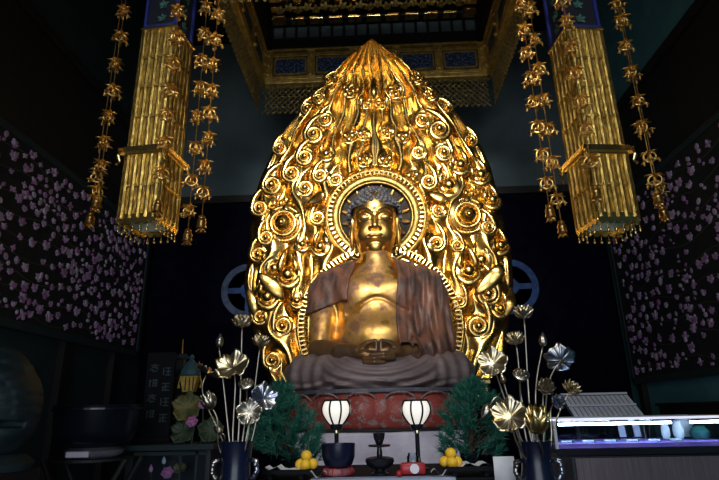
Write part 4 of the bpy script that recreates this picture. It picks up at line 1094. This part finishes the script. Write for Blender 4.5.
def flower_head(b, kind, r):
    """head at the origin, opening along +z, size r"""
    if kind == 'open':
        for n, tilt, L, cu in ((5, 4, 1.15, .05), (6, 24, 1.2, .10), (7, 46, 1.15, .25), (6, 72, 1.0, .42)):
            for k in range(n):
                a = 2*PI*k/n+tilt; b.petal(L*r, r*.66, T((0, 0, 0), (0, 0, a)) @ T((0, -.14*r, 0), (math.radians(tilt), 0, 0)), curl=cu, cup=.5, th=.005, n=5, m=4)
        b.sphere((0, 0, .22*r), (.28*r, .28*r, .3*r), 10, 6)
    elif kind == 'cup':
        for n, tilt, L, cu in ((5, 3, 1.55, .1), (7, 12, 1.55, .14), (7, 22, 1.25, .1)):
            for k in range(n):
                a = 2*PI*k/n+tilt; b.petal(L*r*1.22, r*.85, T((0, 0, 0), (0, 0, a)) @ T((0, -.42*r, 0), (math.radians(tilt), 0, 0)), curl=cu, cup=.5, th=.005, n=6, m=4)
        b.sphere((0, 0, .1*r), (.45*r, .45*r, .2*r), 10, 6)
    elif kind == 'bud':
        b.lathe([(.05*r, 0), (.5*r, .35*r), (.62*r, .8*r), (.5*r, 1.35*r), (.2*r, 1.85*r), (.01, 2.1*r)], 12)
        for k in range(5): b.petal(2.05*r, r*.9, T((0, 0, .02*r), (0, 0, 2*PI*k/5)) @ T((0, -.38*r, 0), (math.radians(13), 0, 0)), curl=.42, cup=.6, th=.004, n=6, m=4)
    elif kind == 'leaf':                                          # broad lotus leaf with a wavy rim and ribs
        n, m = 72, 7; V = []; F = []
        for sd in (0, .006):
            V.append((0, 0, sd))
            for j in range(1, m+1):
                q = j/m
                for i in range(n):
                    a = 2*PI*i/n; rr = r*q*(1+.05*q*math.sin(5*a)+.05*q*math.sin(9*a+1)); V.append((rr*math.cos(a), rr*math.sin(a), .30*r*q*q+.13*r*q**3*math.sin(5*a+1)+.10*r*q**2*math.sin(9*a)+.05*r*math.cos(24*a)*q+sd))
        S = 1+n*m
        for sd in (0, 1):
            o = sd*S
            for i in range(n): F.append((o, o+1+i, o+1+(i+1) % n))
            for j in range(m-1):
                for i in range(n): a = o+1+j*n+i; c = o+1+j*n+(i+1) % n; F.append((a, a+n, c+n, c))
        for i in range(n): a = 1+(m-1)*n+i; c = 1+(m-1)*n+(i+1) % n; F.append((a, c, c+S, a+S))
        b.add(V, F)
    elif kind == 'pod':
        b.lathe([(.1*r, -.9*r), (.5*r, -.6*r), (.95*r, 0), (1.0*r, .12*r), (.9*r, .2*r), (.02, .22*r)], 20)
        for k in range(9):
            a = 2*PI*k/9; q = .62*r if k else 0; b.sphere((q*math.cos(a), q*math.sin(a), .22*r), .14*r, 8, 5)
    elif kind == 'rose':
        for n, tilt, L in ((5, 8, .9), (7, 26, 1.0), (8, 48, 1.05), (8, 70, .95), (6, 95, .8)):
            for k in range(n):
                a = 2*PI*k/n+tilt*.7; b.petal(L*r*.95, r*.6, T((0, 0, 0), (0, 0, a)) @ T((0, -.1*r, 0), (math.radians(tilt), 0, 0)), curl=.35, cup=.5, th=.006, n=4, m=4)
def lotus(base, off, u, v, dY, rpx, kind, tilt, mat_, label, via=None):
    Y = base.y+dY; H = at(u, v, Y); r = rpx*Y/FPX/1.0
    root = base+Vector((off[0], off[1], -.14))
    nm = {'open': 'gilded_lotus_flower', 'cup': 'gilded_lotus_flower', 'bud': 'gilded_lotus_bud', 'leaf': 'gilded_lotus_leaf', 'pod': 'gilded_lotus_pod', 'rose': 'gilded_peony'}[kind]
    t = thing(nm, label, {'bud': 'bud', 'leaf': 'leaf', 'pod': 'seed pod'}.get(kind, 'flower'), tuple(root), 0, 'gilded stems in the vases')
    # bezier stem into the back of the head
    d = Vector(tilt).normalized()
    p0, p3 = Vector((0, 0, 0)), H-root-d*(r*.1 if kind != 'pod' else r*.8)
    L = (p3-p0).length
    p1 = p0+Vector((off[0]*2.0, off[1]*2, L*.45)); p2 = p3-d*(L*.28) if via is None else at(via[0], via[1], Y)-root
    P = []
    for i in range(19):
        q = i/18; P.append(p0*(1-q)**3+p1*3*q*(1-q)**2+p2*3*q*q*(1-q)+p3*q**3)
    MB().tube(P, [.0068-.002*i/18 for i in range(19)], 7).build('stem', M['silver'], t, smooth=True)
    b = MB(); flower_head(b, kind, r); o = b.build({'leaf': 'leaf_blade', 'bud': 'bud', 'pod': 'pod'}.get(kind, 'petals'), mat_, t, smooth=True)
    o.location = H-root; o.rotation_euler = d.to_track_quat('Z', 'Y').to_euler()
    return t
SG, SB, SV = M['silver_gold'], M['silver_blue'], M['silver']
lotus(VR, (.0, .02), 524, 318, .0, 11.5, 'open', (0, -.1, 1), SG, 'open gilded lotus on the tallest stem of the right vase')
lotus(VR, (-.03, .0), 516, 344, -.05, 10.5, 'open', (-.12, -.2, 1), SG, 'open gilded lotus second highest in the right vase, left of the bud')
lotus(VR, (.02, .02), 543, 346, .05, 6, 'bud', (.12, 0, 1), SV, 'closed lotus bud on a bent stem, right of the tallest lotus in the right vase', (531, 395))
lotus(VR, (.045, .02), 561, 360, .1, 14, 'leaf', (.1, .85, .55), SB, 'blue-backed gilded lotus leaf seen from behind, highest at the right of the right vase', (541, 380))
lotus(VR, (-.05, .0), 493, 364, -.1, 14.5, 'leaf', (-.35, -1, .45), SG, 'broad pale gilded lotus leaf facing front against the mandorla edge')
lotus(VR, (-.01, -.02), 521, 375, -.1, 8, 'pod', (.0, -.8, .7), SV, 'grey lotus seed pod just below the open lotuses of the right vase')
lotus(VR, (.03, -.01), 545, 389, -.02, 11, 'rose', (.1, -.8, .6), SV, 'grey many-petalled flower near the middle right of the right vase')
lotus(VR, (.05, .0), 570, 391, .05, 10.5, 'rose', (.5, -.4, .8), SG, 'gilded many-petalled flower farthest right in the right vase')
lotus(VR, (.05, -.03), 556, 403, -.08, 9, 'rose', (.5, -.7, .3), SB, 'bluish many-petalled flower below the farthest right flower of the right vase')
lotus(VR, (-.05, -.02), 490, 405, -.12, 6.8, 'bud', (-.6, -.2, -.75), SV, 'drooping silver lotus bud on an arched stem at the left of the right vase', (503, 378))
lotus(VR, (-.06, -.04), 510, 417, -.18, 17, 'leaf', (-.4, -1, .55), SG, 'large fanned gilded leaf low at the left of the right vase')
lotus(VR, (.01, -.06), 537, 432, -.2, 13.5, 'cup', (.0, -.35, 1), M['gold_pale'], 'upright golden lotus cup low at the front of the right vase')
lotus(VR, (-.03, .04), 504, 383, .1, 4.2, 'bud', (-.2, -.1, 1), SG, 'small gilded bud between the broad leaf and the seed pod, right vase')
lotus(VL, (.0, .02), 242, 327, .0, 11, 'open', (0, -.1, 1), SG, 'open gilded lotus on the tallest stem of the left vase')
lotus(VL, (-.03, .0), 219, 347, .0, 6, 'bud', (.05, 0, 1), SV, 'closed lotus bud at the upper left of the left vase', (224, 385))
lotus(VL, (.03, .02), 260, 346, .05, 10, 'open', (.15, -.15, 1), SG, 'open gilded lotus nearest the mandorla in the left vase', (255, 385))
lotus(VL, (-.01, -.03), 233, 368, -.1, 16.5, 'leaf', (-.05, -1, .75), SG, 'broad gilded lotus leaf facing front in the left vase')
lotus(VL, (.02, -.01), 246, 384, -.05, 7.5, 'pod', (.1, -.8, .7), SV, 'lotus seed pod under the broad leaf of the left vase')
lotus(VL, (-.05, .02), 207, 374, .1, 12.5, 'leaf', (.55, .12, 1), M['silver'], 'lotus leaf seen edge-on slanting out to the left of the left vase')
lotus(VL, (.05, .0), 263, 398, -.05, 13.5, 'leaf', (.6, -.75, .35), SB, 'blue-backed lotus leaf drooping in front of the left evergreen')
lotus(VL, (.04, -.04), 249, 413, -.15, 12, 'leaf', (.2, -1, .3), SV, 'dull crinkled lotus leaf low in the left vase')
lotus(VL, (-.06, -.02), 212, 408, -.1, 8.5, 'cup', (-.5, -.1, .9), SV, 'half-open silver lotus reaching out low at the left of the left vase', (225, 425))
lotus(VL, (-.05, .03), 222, 433, .0, 5, 'bud', (-.8, -.1, .6), SV, 'small dull bud just above the rim at the left of the left vase')

# ------------------------------------------------------------------ white card
p = at(508, 479, 4.05)
t = thing('card_stand', 'black lacquered stand behind the right vase carrying the white card', 'stand', (.885, 4.22, 0)); MB().box((0, 0, 1.06), (.20, .16, .04)).build('top', M['lacquer'], t, bevel=.006)
for x in (-.07, .07): MB().box((x, 0, .52), (.03, .12, 1.04)).build('leg', M['lacquer'], t)
t = thing('notice_card', 'blank white card standing upright beside the right vase', 'card', (.885, 4.21, 1.08)); 
MB().box((0, 0, .096), (.15, .008, .192)).build('card', M['paper'], t)
MB().box((0, .03, .035), (.07, .05, .07)).build('easel_block', M['lacquer'], t)

# ------------------------------------------------------------------ lit glass showcase on the right
XA, XB_, YA, YD = 1.27, 2.62, 4.20, 4.85
zt, zg, zl = 1.517, 1.375, 1.33
t = thing('glass_showcase', 'lit glass showcase on a grey wood base at the right', 'showcase', ((XA+XB_)/2, (YA+YD)/2, 0))
cx, cy = (XA+XB_)/2, (YA+YD)/2; WD, DP = XB_-XA, YD-YA
bs = MB().box((.05, 0, .63), (WD-.12, DP-.04, 1.26)).build('base_cabinet', M['lacquer_soft'], t)
MB().box((.06, -DP/2+.012, .63), (WD-.14, .02, 1.24)).build('wood_front', M['case_wood'], t)
MB().box((0, 0, 1.29), (WD, DP, .05)).build('plinth_board', M['lacquer'], t, bevel=.006)
MB().box((0, 0, 1.332), (WD-.04, DP-.04, .03)).build('display_cloth', M['lilac'], t)
b = MB()
for x in (-WD/2+.012, WD/2-.012):
    for y in (-DP/2+.012, DP/2-.012): b.box((x, y, (1.315+zt)/2), (.022, .022, zt-1.315))
for y in (DP/2-.012,): b.box((0, y, zt), (WD, .024, .02))
for x in (-WD/2+.012, WD/2-.012): b.box((x, 0, zt), (.024, DP, .02))
o = b.build('metal_frame', M['paper'], t, bevel=.003); o['label'] = 'bright metal frame'
for i, (x, w) in enumerate(((-WD/4, WD/2-.03), (WD/4, WD/2-.03))): MB().box((x, -DP/2+.006, (1.345+zt)/2), (w, .005, zt-1.36)).build('glass_pane', M['glass'], t)
MB().box((-WD/2+.006, 0, (1.345+zt)/2), (.005, DP-.05, zt-1.36)).build('glass_pane', M['glass'], t)
MB().box((WD/2-.006, 0, (1.345+zt)/2), (.005, DP-.05, zt-1.36)).build('glass_pane', M['glass'], t)
MB().box((0, 0, zt+.002), (WD-.05, DP-.05, .005)).build('glass_top', M['glass'], t)
MB().box((0, DP/2-.012, (1.345+zt)/2), (WD-.05, .01, zt-1.36)).build('glass_pane', M['glass'], t)
o = MB().box((0, -DP/2+.012, zt), (WD, .024, .018)).build('shining_rail', M['rail_shine'], t, bevel=.003); o['label'] = 'glowing front top rail'  # rail glows in place of a reflection, it is no lamp
b = MB().tube([(-WD/2+.06, -DP/2+.07, zt-.035), (.22, -DP/2+.07, zt-.035)], .009, 8); o = b.build('light_tube', M['led'], t); o['label'] = 'glowing light tube'
b = MB().tube([(.36, -DP/2+.07, zt-.035), (WD/2-.06, -DP/2+.07, zt-.035)], .009, 8); o = b.build('light_tube', M['led'], t); o['label'] = 'glowing light tube'
def on_case(u, Y): return at(u, 440, Y).x
for u, r, h, m_, nm, lab, cat in ((667, .032, .135, 'pale_item', 'porcelain_vase', 'pale slim porcelain vase in the showcase, leftmost of three bright pieces', 'vase'),
                             (680, .04, .14, 'pale_item', 'porcelain_jar', 'pale porcelain jar in the showcase, between the slim vase and the green bowl', 'jar'),
                             (701, .07, .10, 'green_item', 'green_bowl', 'dark green round bowl at the right end inside the showcase', 'bowl')):
    x = on_case(u, 4.5); t2 = thing(nm, lab, cat, (x, 4.5, 1.349))
    pr = [(.005, 0), (r*.6, 0), (r*.95, h*.25), (r, h*.55), (r*.7, h*.85), (r*.55, h*.93), (r*.7, h), (r*.6, h), (r*.45, h*.93), (.005, h*.9)]
    MB().lathe(pr, 24).build('body', M[m_], t2, smooth='auto'); MB().lathe([(r*.62, 0), (r*.66, .004), (r*.66, .012), (r*.6, .014)], 20).build('foot_ring', M['gold_dim'], t2)
b = MB()
x = on_case(688, 4.62); t2 = thing('crystal_block', 'tall clear pale block behind the porcelain jar in the showcase', 'ornament', (x, 4.66, 1.349))
MB().box((0, 0, .075), (.08, .06, .15)).build('block', M['pale_item'], t2, bevel=.008); MB().box((0, 0, .006), (.1, .08, .012)).build('base', M['lacquer'], t2)
for u, lab in ((625, 'left'), (640, 'right')):
    x = on_case(u, 4.6); t2 = thing('upright_card', f'dim upright card in the middle of the showcase, {lab} of the pair', 'card', (x, 4.62, 1.349), 0, 'showcase cards')
    MB().box((0, 0, .06), (.05, .012, .12), T(rot=(-.15, 0, 0))).build('card', M['cloth_blue'], t2); MB().box((0, .02, .01), (.06, .05, .02)).build('foot', M['lacquer'], t2)
for i in range(6):
    u = 566+i*22; x = on_case(u, 4.34); t2 = thing('bead_trinket', ['pale bead trinket lying farthest left on the showcase cloth', 'second bead trinket from the left on the showcase cloth', 'third bead trinket from the left on the showcase cloth', 'third bead trinket from the right on the showcase cloth', 'second bead trinket from the right on the showcase cloth', 'pale bead trinket lying farthest right on the showcase cloth'][i], 'trinket', (x, 4.34, 1.349), 0, 'bead rings')
    b = MB()
    for k in range(14): b.sphere((.035*math.cos(2*PI*k/14), .03*math.sin(2*PI*k/14), .008), .008, 7, 5)
    b.build('beads', M['pale_item'], t2, smooth=True); MB().sphere((.047, 0, .010), .010, 8, 6).build('large_bead', M['green_item'], t2, smooth=True)
# slip rack behind it
pa, pb_, pc, pd = at(574, 399, 5.9), at(626, 396, 5.9), at(632, 413, 5.7), at(580, 416, 5.7)
t = thing('slip_rack', 'sloping rack with two rows of white slips behind the showcase', 'rack', ((pc.x+pd.x)/2, 5.75, 0))
O = Vector(t.location)
w_ = pb_.x-pa.x+.16; zc0, zc1 = 1.50, 1.74; xc = (pa.x+pb_.x)/2+.01-O.x
ang = math.radians(38)
R = T((xc, 0, zc0), (-(PI/2-ang)*.0, 0, 0))
sl = Vector((0, .26, .225)); 
def onr(a, q, k): return (xc+a+(-.03*q), sl.y*q-k*.65, zc0+sl.z*q+k*.75)
b = MB()
V = [onr(a, q, k) for a in (-w_/2, w_/2) for q in (-.05, 1.05) for k in (-.03, 0)]
b.add(V, [(0, 1, 3, 2), (4, 6, 7, 5), (0, 4, 5, 1), (2, 3, 7, 6), (0, 2, 6, 4), (1, 5, 7, 3)]); b.build('backboard', M['rack_back'], t)
b = MB()
for q in (-.02, .5, 1.02): b.tube([onr(-w_/2, q, .012), onr(w_/2, q, .012)], .012, 6)
b.build('rails', M['rack_white'], t)
for row in (0, 1):
    for i in range(14):
        a = -w_/2+w_*(i+.5)/14; b = MB(); hw = w_/14*.38
        V = [onr(a+s_, q, k) for s_ in (-hw, hw) for q in (.05+.5*row, .44+.5*row) for k in (.002, .010)]
        b.add(V, [(0, 1, 3, 2), (4, 6, 7, 5), (0, 4, 5, 1), (2, 3, 7, 6), (0, 2, 6, 4), (1, 5, 7, 3)]); b.build('slip', M['rack_white'], t)
for x in (-w_/2+.05, w_/2-.05): MB().box((xc+x, .12, .76), (.04, .04, 1.52)).build('leg', M['lacquer_soft'], t)
# dark ledge box on the right wall
p = at(684, 408, 7.0)
t = thing('wall_chest', 'low dark chest standing along the green right wall behind the showcase', 'chest', (WX-.28, 7.5, 0))
zk = at(690, 402, 7.1).z; MB().box((0, 0, zk/2), (.44, 1.5, zk-.06)).build('body', M['dark_wood'], t, bevel=.01); MB().box((0, 0, zk-.02), (.50, 1.6, .04)).build('lid', M['dark_wood'], t, bevel=.008)
MB().box((0, 0, .03), (.40, 1.4, .06)).build('foot', M['lacquer_soft'], t)

# ------------------------------------------------------------------ left side: cabinet with flowers, tablet, gong and carved drum
YC = 5.6
xl_, xr_ = at(138, 445, YC).x, at(218, 445, YC).x; ztop = at(178, 444, YC-.25).z
t = thing('flower_cabinet', 'dark glazed cabinet with lotus flowers inside, left of the left vase', 'cabinet', ((xl_+xr_)/2, YC, 0)); w_ = xr_-xl_
ox = (xl_+xr_)/2
MB().box((0, .2, ztop/2-.03), (w_, .06, ztop-.06)).build('back', M['lacquer_soft'], t)
for sx in (-1, 1): MB().box((sx*(w_/2-.02), 0, ztop/2-.03), (.04, .46, ztop-.06)).build('side_panel', M['lacquer_soft'], t)
MB().box((0, 0, ztop-.03), (w_+.08, .56, .05)).build('cabinet_top', M['rack_back'] if False else M['tap_edge'], t, bevel=.006)
MB().box((0, 0, ztop-.50), (w_-.08, .40, .04)).build('shelf', M['lacquer_soft'], t)
MB().box((0, -.215, (ztop-.52)/2), (w_-.08, .02, ztop-.52)).build('door_front', M['lacquer_soft'], t)
b = MB()
for (x, z, dx, dz) in ((0, ztop-.085, w_-.06, .03), (0, ztop-.50, w_-.06, .03), (-w_/2+.05, ztop-.29, .03, .44), (w_/2-.13, ztop-.29, .02, .44), (.12, ztop-.29, .015, .40)): b.box((x, -.225, z), (dx, .02, dz))
b.build('glazing_frame', M['tap_edge'], t)
MB().box((0, -.222, ztop-.29), (w_-.1, .004, .40)).build('glass_pane', M['glass'], t)
zs = ztop-.48
def small_flower(label, x, y, z, kind, r, m_, h, cat='flower', name='lotus_flower', tilt=(0, -.5, 1)):
    t = thing(name, label, cat, (x, y, z)); MB().tube([(0, 0, 0), (.01, 0, h*.5), (0, 0, h)], .006, 6).build('stem', M['leaf_green'], t)
    b = MB(); flower_head(b, kind, r); o = b.build('petals' if kind != 'leaf' else 'leaf_blade', m_, t, smooth=True); o.location = (0, 0, h); o.rotation_euler = Vector(tilt).to_track_quat('Z', 'Y').to_euler()
def cab(u, v, Y): p = at(u, v, Y); return p.x, p.z
for (u, v, k, r, m_, lab, nm) in ((164, 464, 'bud', .032, 'white_petal', 'white lotus bud inside the glazed cabinet', 'lotus_bud'), (151, 472, 'bud', .032, 'pink', 'lilac lotus bud at the left inside the glazed cabinet', 'lotus_bud'),
                                  (168, 475, 'open', .07, 'pink', 'pink open lotus in the middle of the glazed cabinet', 'lotus_flower'), (180, 469, 'leaf', .06, 'leaf_yellow', 'yellow-green leaf at the right inside the glazed cabinet', 'lotus_leaf')):
    x, z = cab(u, v, YC-.08); small_flower(lab, x, YC-.08, zs, k, r, M[m_], max(.03, z-zs), 'bud' if k == 'bud' else ('leaf' if k == 'leaf' else 'flower'), nm, (0, -.2, 1) if k == 'bud' else (.1, -.8, .7))
# things on the cabinet top
zt_ = ztop-.005
x, z = cab(190, 383, YC+.05)
t = thing('yellow_lantern', 'yellow brocade hanging lantern with a teal cap on the glazed cabinet', 'lantern', (x, YC+.05, zt_)); z -= zt_
MB().lathe([(.01, 0), (.07, 0), (.06, .02), (.015, .03), (.012, z-.10)], 16).build('stand', M['lacquer'], t, smooth='auto')
b = MB().prism([(-.055, z-.09), (.055, z-.09), (.095, z+.07), (-.095, z+.07)], -.05, .05); b.build('brocade_body', M['yellow'], t)
b = MB()
for k in (-.03, .012, .05): b.box((k, -.052, z-.01), (.010, .006, .13))
b.build('dark_slits', M['lacquer'], t)
b = MB().lathe([(.09, z+.07), (.11, z+.08), (.10, z+.13), (.06, z+.20), (.02, z+.24), (.03, z+.26), (.012, z+.29)], 8); b.build('cap', M['teal_cap'], t)
for sx in (-1, 1): MB().tube([(sx*.10, 0, z+.08), (sx*.12, 0, z+.0), (sx*.115, 0, z-.05)], [.006, .006, .016], 6).build('tassel', M['yellow'], t)
x, z = cab(192, 408, YC-.02); small_flower('yellow-green leaf ornament under the yellow lantern', x, YC-.14, zt_, 'leaf', .14, M['leaf_yellow'], max(.05, z-zt_), 'leaf', 'ornament_leaf', (.1, -1, .3))
x, z = cab(187, 432, YC-.1); small_flower('dull green leaf low on the cabinet below the pink flowers', x, YC-.18, zt_, 'leaf', .12, M['leaf_green'], max(.05, z-zt_), 'leaf', 'ornament_leaf', (-.1, -1, .4))
x, z = cab(211, 431, YC-.1); small_flower('dull green leaf at the right end of the cabinet top', x, YC-.12, zt_, 'leaf', .12, M['leaf_green'], max(.05, z-zt_), 'leaf', 'ornament_leaf', (.3, -1, .4))
x, z = cab(205, 407, YC-.1); small_flower('upper pink lotus on the glazed cabinet', x, YC-.16, zt_, 'open', .06, M['pink'], z-zt_, tilt=(.2, -.7, .8))
x, z = cab(197, 423, YC-.1); small_flower('lower pink lotus on the glazed cabinet', x, YC-.22, zt_, 'open', .065, M['pink'], z-zt_, tilt=(0, -.9, .5))
x0, z1 = cab(161, 352, YC+.08)
t = thing('memorial_tablet', 'tall black tablet with two columns of faded characters on the glazed cabinet', 'tablet', (x0, YC+.12, zt_)); h = z1-zt_
MB().box((0, 0, h/2), (.30, .03, h)).build('board', M['matte_black'], t, bevel=.006); MB().box((0, 0, .03), (.36, .12, .06)).build('base', M['matte_black'], t, bevel=.006)
def glyph(b, strokes, x, z, s):
    for (x0_, z0_, x1_, z1_) in strokes: b.tube([(x+x0_*s, -.018, z+z0_*s), (x+x1_*s, -.018, z+z1_*s)], .006, 4)
GL = [[(0, .5, 0, .1), (-.45, .3, .45, .3), (-.35, .08, .35, .08), (-.5, -.3, -.4, -.05), (-.2, -.4, -.2, -.1), (-.2, -.4, .3, -.35), (.1, -.1, .15, 0), (.4, -.2, .3, 0)],
      [(-.4, .45, -.4, -.4), (-.15, .4, .5, .4), (.15, .4, .15, -.4), (-.15, 0, .5, 0), (-.15, -.4, .5, -.4)],
      [(-.4, .4, -.4, -.45), (-.5, .2, -.2, .2), (0, .45, 0, -.45), (.3, .45, .3, -.45), (-.1, .3, .5, .3), (-.1, 0, .5, 0), (-.1, -.3, .5, -.3)],
      [(-.45, .35, .45, .35), (0, .35, 0, -.4), (-.4, 0, .4, 0), (-.45, -.4, .45, -.4), (-.3, .0, -.3, -.4)]]
b = MB(); zz0 = at(156, 366, YC+.1).z-zt_
for col, ux in ((0, -.06), (1, .075)):
    for r_ in range(4): glyph(b, GL[(r_*2+col) % 4] if r_ else GL[col], ux, zz0-.02-col*.04-r_*.155, .09)
o = b.build('characters', M['glyph'], t); o['label'] = 'two columns of faded pale characters'; o['kind'] = 'stuff'
p = at(178, 344, YC+.4)
t = thing('small_pagoda', 'dim slender pagoda ornament rising behind the yellow lantern', 'ornament', (p.x, YC+.55, 0)); 
MB().box((0, 0, .7), (.26, .26, 1.4)).build('plinth', M['lacquer_soft'], t)
for i in range(4):
    z = 1.4+.22*i; MB().box((0, 0, z+.08), (.13-.015*i, .13-.015*i, .16)).build('storey', M['lacquer_soft'], t); MB().lathe([(.14-.018*i, z+.16), (.15-.018*i, z+.17), (.06, z+.22)], 4).build('roof', M['tap_edge'], t)
MB().tube([(0, 0, 2.25), (0, 0, 2.45)], [.012, .004], 6).build('finial', M['gold_dim'], t)
# big dark gong bowl on a folding stand
gx = at(98, 425, 5.0).x; z0 = at(98, 447, 4.95).z; z1 = at(98, 405, 5.0).z
t = thing('gong_stand', 'dark cross-legged stand under the big bowl gong', 'stand', (gx, 5.0, 0))
for sx in (-1, 1):
    for y in (-.16, .16): MB().tube([(sx*.36, y, z0-.10), (-sx*.30, y, 0.0)], .026, 8).build('leg', M['dark_wood'], t)
MB().lathe([(.01, z0-.11), (.34, z0-.11), (.34, z0-.09), (.01, z0-.09)], 28).build('ring_board', M['dark_wood'], t)
t = thing('gong_cushion', 'grey-white cushion showing beneath the big bowl gong', 'cushion', (gx, 5.0, z0-.088))
MB().lathe([(.01, 0), (.20, 0), (.24, .03), (.25, .06), (.2, .088), (.01, .088)], 28).build('pad', M['lotus_grey'], t, smooth='auto')
MB().box((-.02, -.245, .04), (.20, .03, .05)).build('white_tag', M['stone'], t, bevel=.01)
t = thing('bowl_gong', 'big dark bowl gong with a blue sheen at the left', 'gong', (gx, 5.0, z0)); h = z1-z0
MB().lathe([(.01, 0), (.18, .0), (.30, .05), (.36, .14), (.375, h-.02), (.385, h), (.36, h), (.345, .15), (.28, .06), (.01, .03)], 44).build('bowl', M['gong'], t, smooth='auto')
MB().lathe([(.378, h-.05), (.388, h-.045), (.388, h-.03), (.378, h-.025)], 44).build('rim_band', M['gong'], t)
# carved fish drum in the corner
dc = at(-4, 408, 3.9)
t = thing('carved_drum', 'large dark rounded carved drum on a cushion at the far left edge', 'drum', (dc.x, 3.9, 0))
def drum_sdf(P):
    x, y, z = P[0], P[1], P[2]-dc.z
    d = ell((x, y, z), (0, 0, 0), (.29, .30, .36)); d = su(d, ell((x, y, z), (0, 0, .30), (.13, .12, .12)), .10)
    a = np.arctan2(z, x); r_ = np.sqrt(x*x+z*z)
    sc = np.abs(np.sin(a*11))*np.abs(np.sin(r_*40))
    d = d-.012*sc*(y < .1)
    d = ss(d, np.maximum(np.abs(z+.13-.02*np.sin(x*9))-.022, y+.05), .02)
    return d
V, Fq = surface(drum_sdf, (-.4, -.42, dc.z-.48), (.4, .4, dc.z+.56), .013); np_mesh('body', V, Fq, M['drum'], t)
b = MB().lathe([(.02, dc.z-.42), (.28, dc.z-.42), (.30, dc.z-.37), (.24, dc.z-.32), (.02, dc.z-.30)], 28); b.build('cushion', M['tap_edge'], t, smooth='auto')
MB().box((0, 0, (dc.z-.42)/2), (.5, .5, dc.z-.42)).build('pedestal', M['dark_wood'], t, bevel=.01)

# ------------------------------------------------------------------ light
w = bpy.data.worlds.new('daylight'); SC.world = w; w.use_nodes = True
w.node_tree.nodes['Background'].inputs[0].default_value = (.55, .72, 1.0, 1); w.node_tree.nodes['Background'].inputs[1].default_value = .35
def area(name, loc, target, size, power, color, spread=None):
    d = bpy.data.lights.new(name, 'AREA'); d.shape = 'RECTANGLE'; d.size, d.size_y = size; d.energy = power; d.color = color
    if spread: d.spread = math.radians(spread)
    o = bpy.data.objects.new(name, d); COL.objects.link(o); o.location = loc
    o.rotation_euler = (Vector(target)-Vector(loc)).to_track_quat('-Z', 'Y').to_euler(); return o
def spot(name, loc, target, power, color, angle=40, blend=.6, radius=.12):
    d = bpy.data.lights.new(name, 'SPOT'); d.energy = power; d.color = color; d.spot_size = math.radians(angle); d.spot_blend = blend; d.shadow_soft_size = radius
    o = bpy.data.objects.new(name, d); COL.objects.link(o); o.location = loc
    o.rotation_euler = (Vector(target)-Vector(loc)).to_track_quat('-Z', 'Y').to_euler(); return o
area('doorway_daylight', (0, -2.9, 1.75), (0, 7, 2.6), (5.0, 3.3), 150, (.86, .93, 1.0))
area('added_high_fill', (0, -2.85, 6.9), (0, 7.6, 5.4), (4.2, 1.3), 42, (.93, .97, 1.0), 40)  # added light with no window behind it, for reflections in the gold
for sx in (-1, 1):
    spot('statue_spotlight', (sx*1.1, 1.4, 5.6), (sx*.45, 7.6, 4.2), 360, (1.0, .92, .78), 46, .6, .26)
area('added_front_fill', (-1.3, -2.8, 5.35), (.4, 6, 3.0), (4.4, 1.0), 44, (1.0, .95, .86), 100)  # added fill with no opening behind it, brightens pillars and strings
for sx in (-1, 1):
    spot('added_pillar_fill', (sx*1.3, .4, .5), (sx*2.55, 5.2, 3.55), 120, (1.0, .90, .72), 27, 1.0, .12)  # added low fill for the pillar feet and linings
spot('added_altar_fill', (0, .9, 4.9), (0, 4.9, 1.3), 380, (.95, .97, 1.0), 44, .8, .25)  # added fill over the altar table, keeps the far left dark

vs = SC.view_settings; SC.display_settings.display_device = 'sRGB'
vs.view_transform = 'Standard'; vs.look = 'None'; vs.gamma = 1; vs.use_curve_mapping = False; vs.exposure = 0.0
